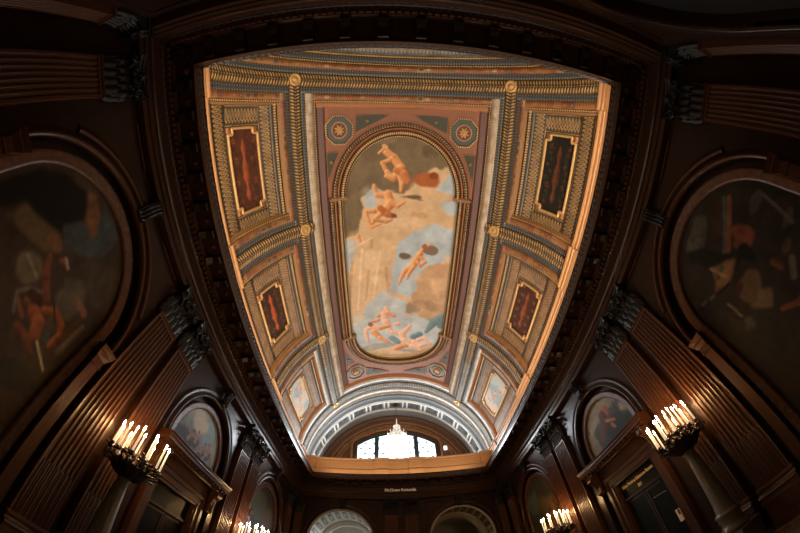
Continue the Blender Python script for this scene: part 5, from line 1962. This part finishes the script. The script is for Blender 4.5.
for R_, a, zc_ in ring_pts:
    ca, sa = COS(a), SIN(a)
    mb = MB('bronze')
    pts = [(ca * 0.14, sa * 0.14, 2.90), (ca * (R_ * 0.6 + 0.05), sa * (R_ * 0.6 + 0.05), 2.86), (ca * (R_ + 0.07), sa * (R_ + 0.07), zc_ - 0.11), (ca * R_, sa * R_, zc_ - 0.04), (ca * R_, sa * R_, zc_ + 0.02)]
    mb.tube(pts, [0.03, 0.03, 0.026, 0.022, 0.03], 'bronze', 7)
    mb.lathe([(0.02, zc_), (0.05, zc_ + 0.01), (0.085, zc_ + 0.035), (0.08, zc_ + 0.045), (0.03, zc_ + 0.03), (0.035, zc_ + 0.08), (0.05, zc_ + 0.10), (0.025, zc_ + 0.105)], 'bronze', (ca * R_, sa * R_), 10)
    for q in range(6):     # leafy scrolls along the arm
        f = rr.uniform(0.35, 1.12)
        px, py, pz = ca * R_ * f + rr.uniform(-.09, .09), sa * R_ * f + rr.uniform(-.09, .09), zc_ + rr.uniform(-0.13, 0.10)
        d = Vector((px, py, 0.05 + rr.uniform(0, .25))).normalized() * 0.10
        mb.tube([(px, py, pz), (px + d.x * .6, py + d.y * .6, pz + d.z * .7), (px + d.x, py + d.y, pz + d.z * .5)], [0.012, 0.034, 0.004], 'bronze', 5)
    arm = mb.build('arm', cdl)
    mb = MB('wax')
    top = zc_ + 0.10 + 0.46
    mb.lathe([(0.001, zc_ + 0.095), (0.021, zc_ + 0.095), (0.021, top), (0.018, top + 0.012), (0.001, top + 0.012)], 'wax', (ca * R_, sa * R_), 10)
    candle = mb.build('candle', arm)
    mb = MB('flame')
    mb.lathe([(0.001, top + 0.012), (0.014, top + 0.025), (0.020, top + 0.05), (0.014, top + 0.085), (0.001, top + 0.125)], 'flame', (ca * R_, sa * R_), 8)
    mb.build('flame', arm)
first = True
for x, y, lab in ((-5.9, -3.31, 'lit candelabrum on a grey stone shaft, on the near side of the left doorway'),
                  (5.9, -3.27, 'lit candelabrum on a grey stone shaft, on the near side of the lettered right doorway'),
                  (-5.9, 3.8, 'lit candelabrum cut off by the lower edge, beyond the left doorway'),
                  (5.9, 4.0, 'lit candelabrum cut off by the lower edge, beyond the right doorway')):
    if first:
        c_, first = cdl, False
        c_.location = (x, y, 0)
    else:
        c_ = dup(cdl, (x, y, 0), PI if x > 0 else 0.4)
    tag(c_, lab, 'candelabrum', 'standing candelabra along the side walls')

# ------------------------------------------------------------------ crystal chandelier before the window
ch = thing('chandelier', 'crystal chandelier glowing white in front of the far lunette window', 'chandelier', (0.03, 14.3, 0))
mb = MB('bronze')
mb.lathe([(0.001, 17.28), (0.28, 17.26), (0.26, 17.16), (0.12, 17.1), (0.05, 17.0)], 'bronze', n=14)
mb.lathe([(0.016, 15.7), (0.016, 17.05)], 'bronze', n=6)
mb.build('chain', ch)
mb = MB('crystal')
mb.lathe([(0.02, 14.25), (0.04, 14.3), (0.02, 14.6), (0.05, 14.75), (0.02, 14.95), (0.06, 15.15), (0.02, 15.35), (0.05, 15.5), (0.02, 15.62), (0.03, 15.72), (0.001, 15.8)], 'crystal', n=10)
mb.build('stem', ch)
mb = MB('crystal')
mb.lathe([(0.30, 14.86), (0.33, 14.90), (0.30, 14.95)], 'crystal', n=16)
mb.lathe([(0.80, 13.90), (0.86, 13.96), (0.80, 14.02)], 'crystal', n=24)
mb.lathe([(0.55, 13.42), (0.58, 13.46), (0.55, 13.50)], 'crystal', n=20)
mb.build('hoop', ch)
for nst, (r0, z0, r1, z1, sag) in ((18, (0.31, 14.9, 0.84, 13.96, 0.20)), (20, (0.84, 13.94, 0.58, 13.46, -0.06)), (14, (0.58, 13.44, 0.05, 12.95, -0.14)), (10, (0.04, 15.35, 0.31, 14.9, 0.10))):
    mb = MB('crystal')
    ring_n = nst * 3
    rows = 25
    for i in range(rows):
        t = i / (rows - 1)
        r = max(0.01, r0 + (r1 - r0) * t - sag * SIN(PI * t))
        for k in range(ring_n):
            a = 2 * PI * (k + (0.15 if i % 2 else -0.15) * (k % 3 == 0)) / ring_n
            mb.v.append((r * COS(a), r * SIN(a), z0 + (z1 - z0) * t + (0.012 if k % 3 else 0.0)))
    mi = mb.mat('crystal')
    for i in range(rows - 1):
        for k in range(ring_n):
            if k % 3 == 0 or i % 8 == 0:      # strands of beads joined by a few hoops
                k2 = (k + 1) % ring_n
                mb.f.append((i * ring_n + k, (i + 1) * ring_n + k, (i + 1) * ring_n + k2, i * ring_n + k2))
                mb.uv.append([(0, 0)] * 4)
                mb.mi.append(mi)
                mb.sm.append(False)
    mb.build('bead_strands', ch)
for k in range(8):
    a = 2 * PI * k / 8
    mb = MB('crystal')
    mb.tube([(0.3 * COS(a), 0.3 * SIN(a), 14.1), (0.62 * COS(a), 0.62 * SIN(a), 13.98), (0.8 * COS(a), 0.8 * SIN(a), 14.16)], 0.02, 'crystal', 6)
    mb.lathe([(0.02, 14.14), (0.06, 14.18), (0.03, 14.2), (0.018, 14.36), (0.001, 14.4)], 'crystal', (0.8 * COS(a), 0.8 * SIN(a)), 8)
    mb.build('arm', ch)
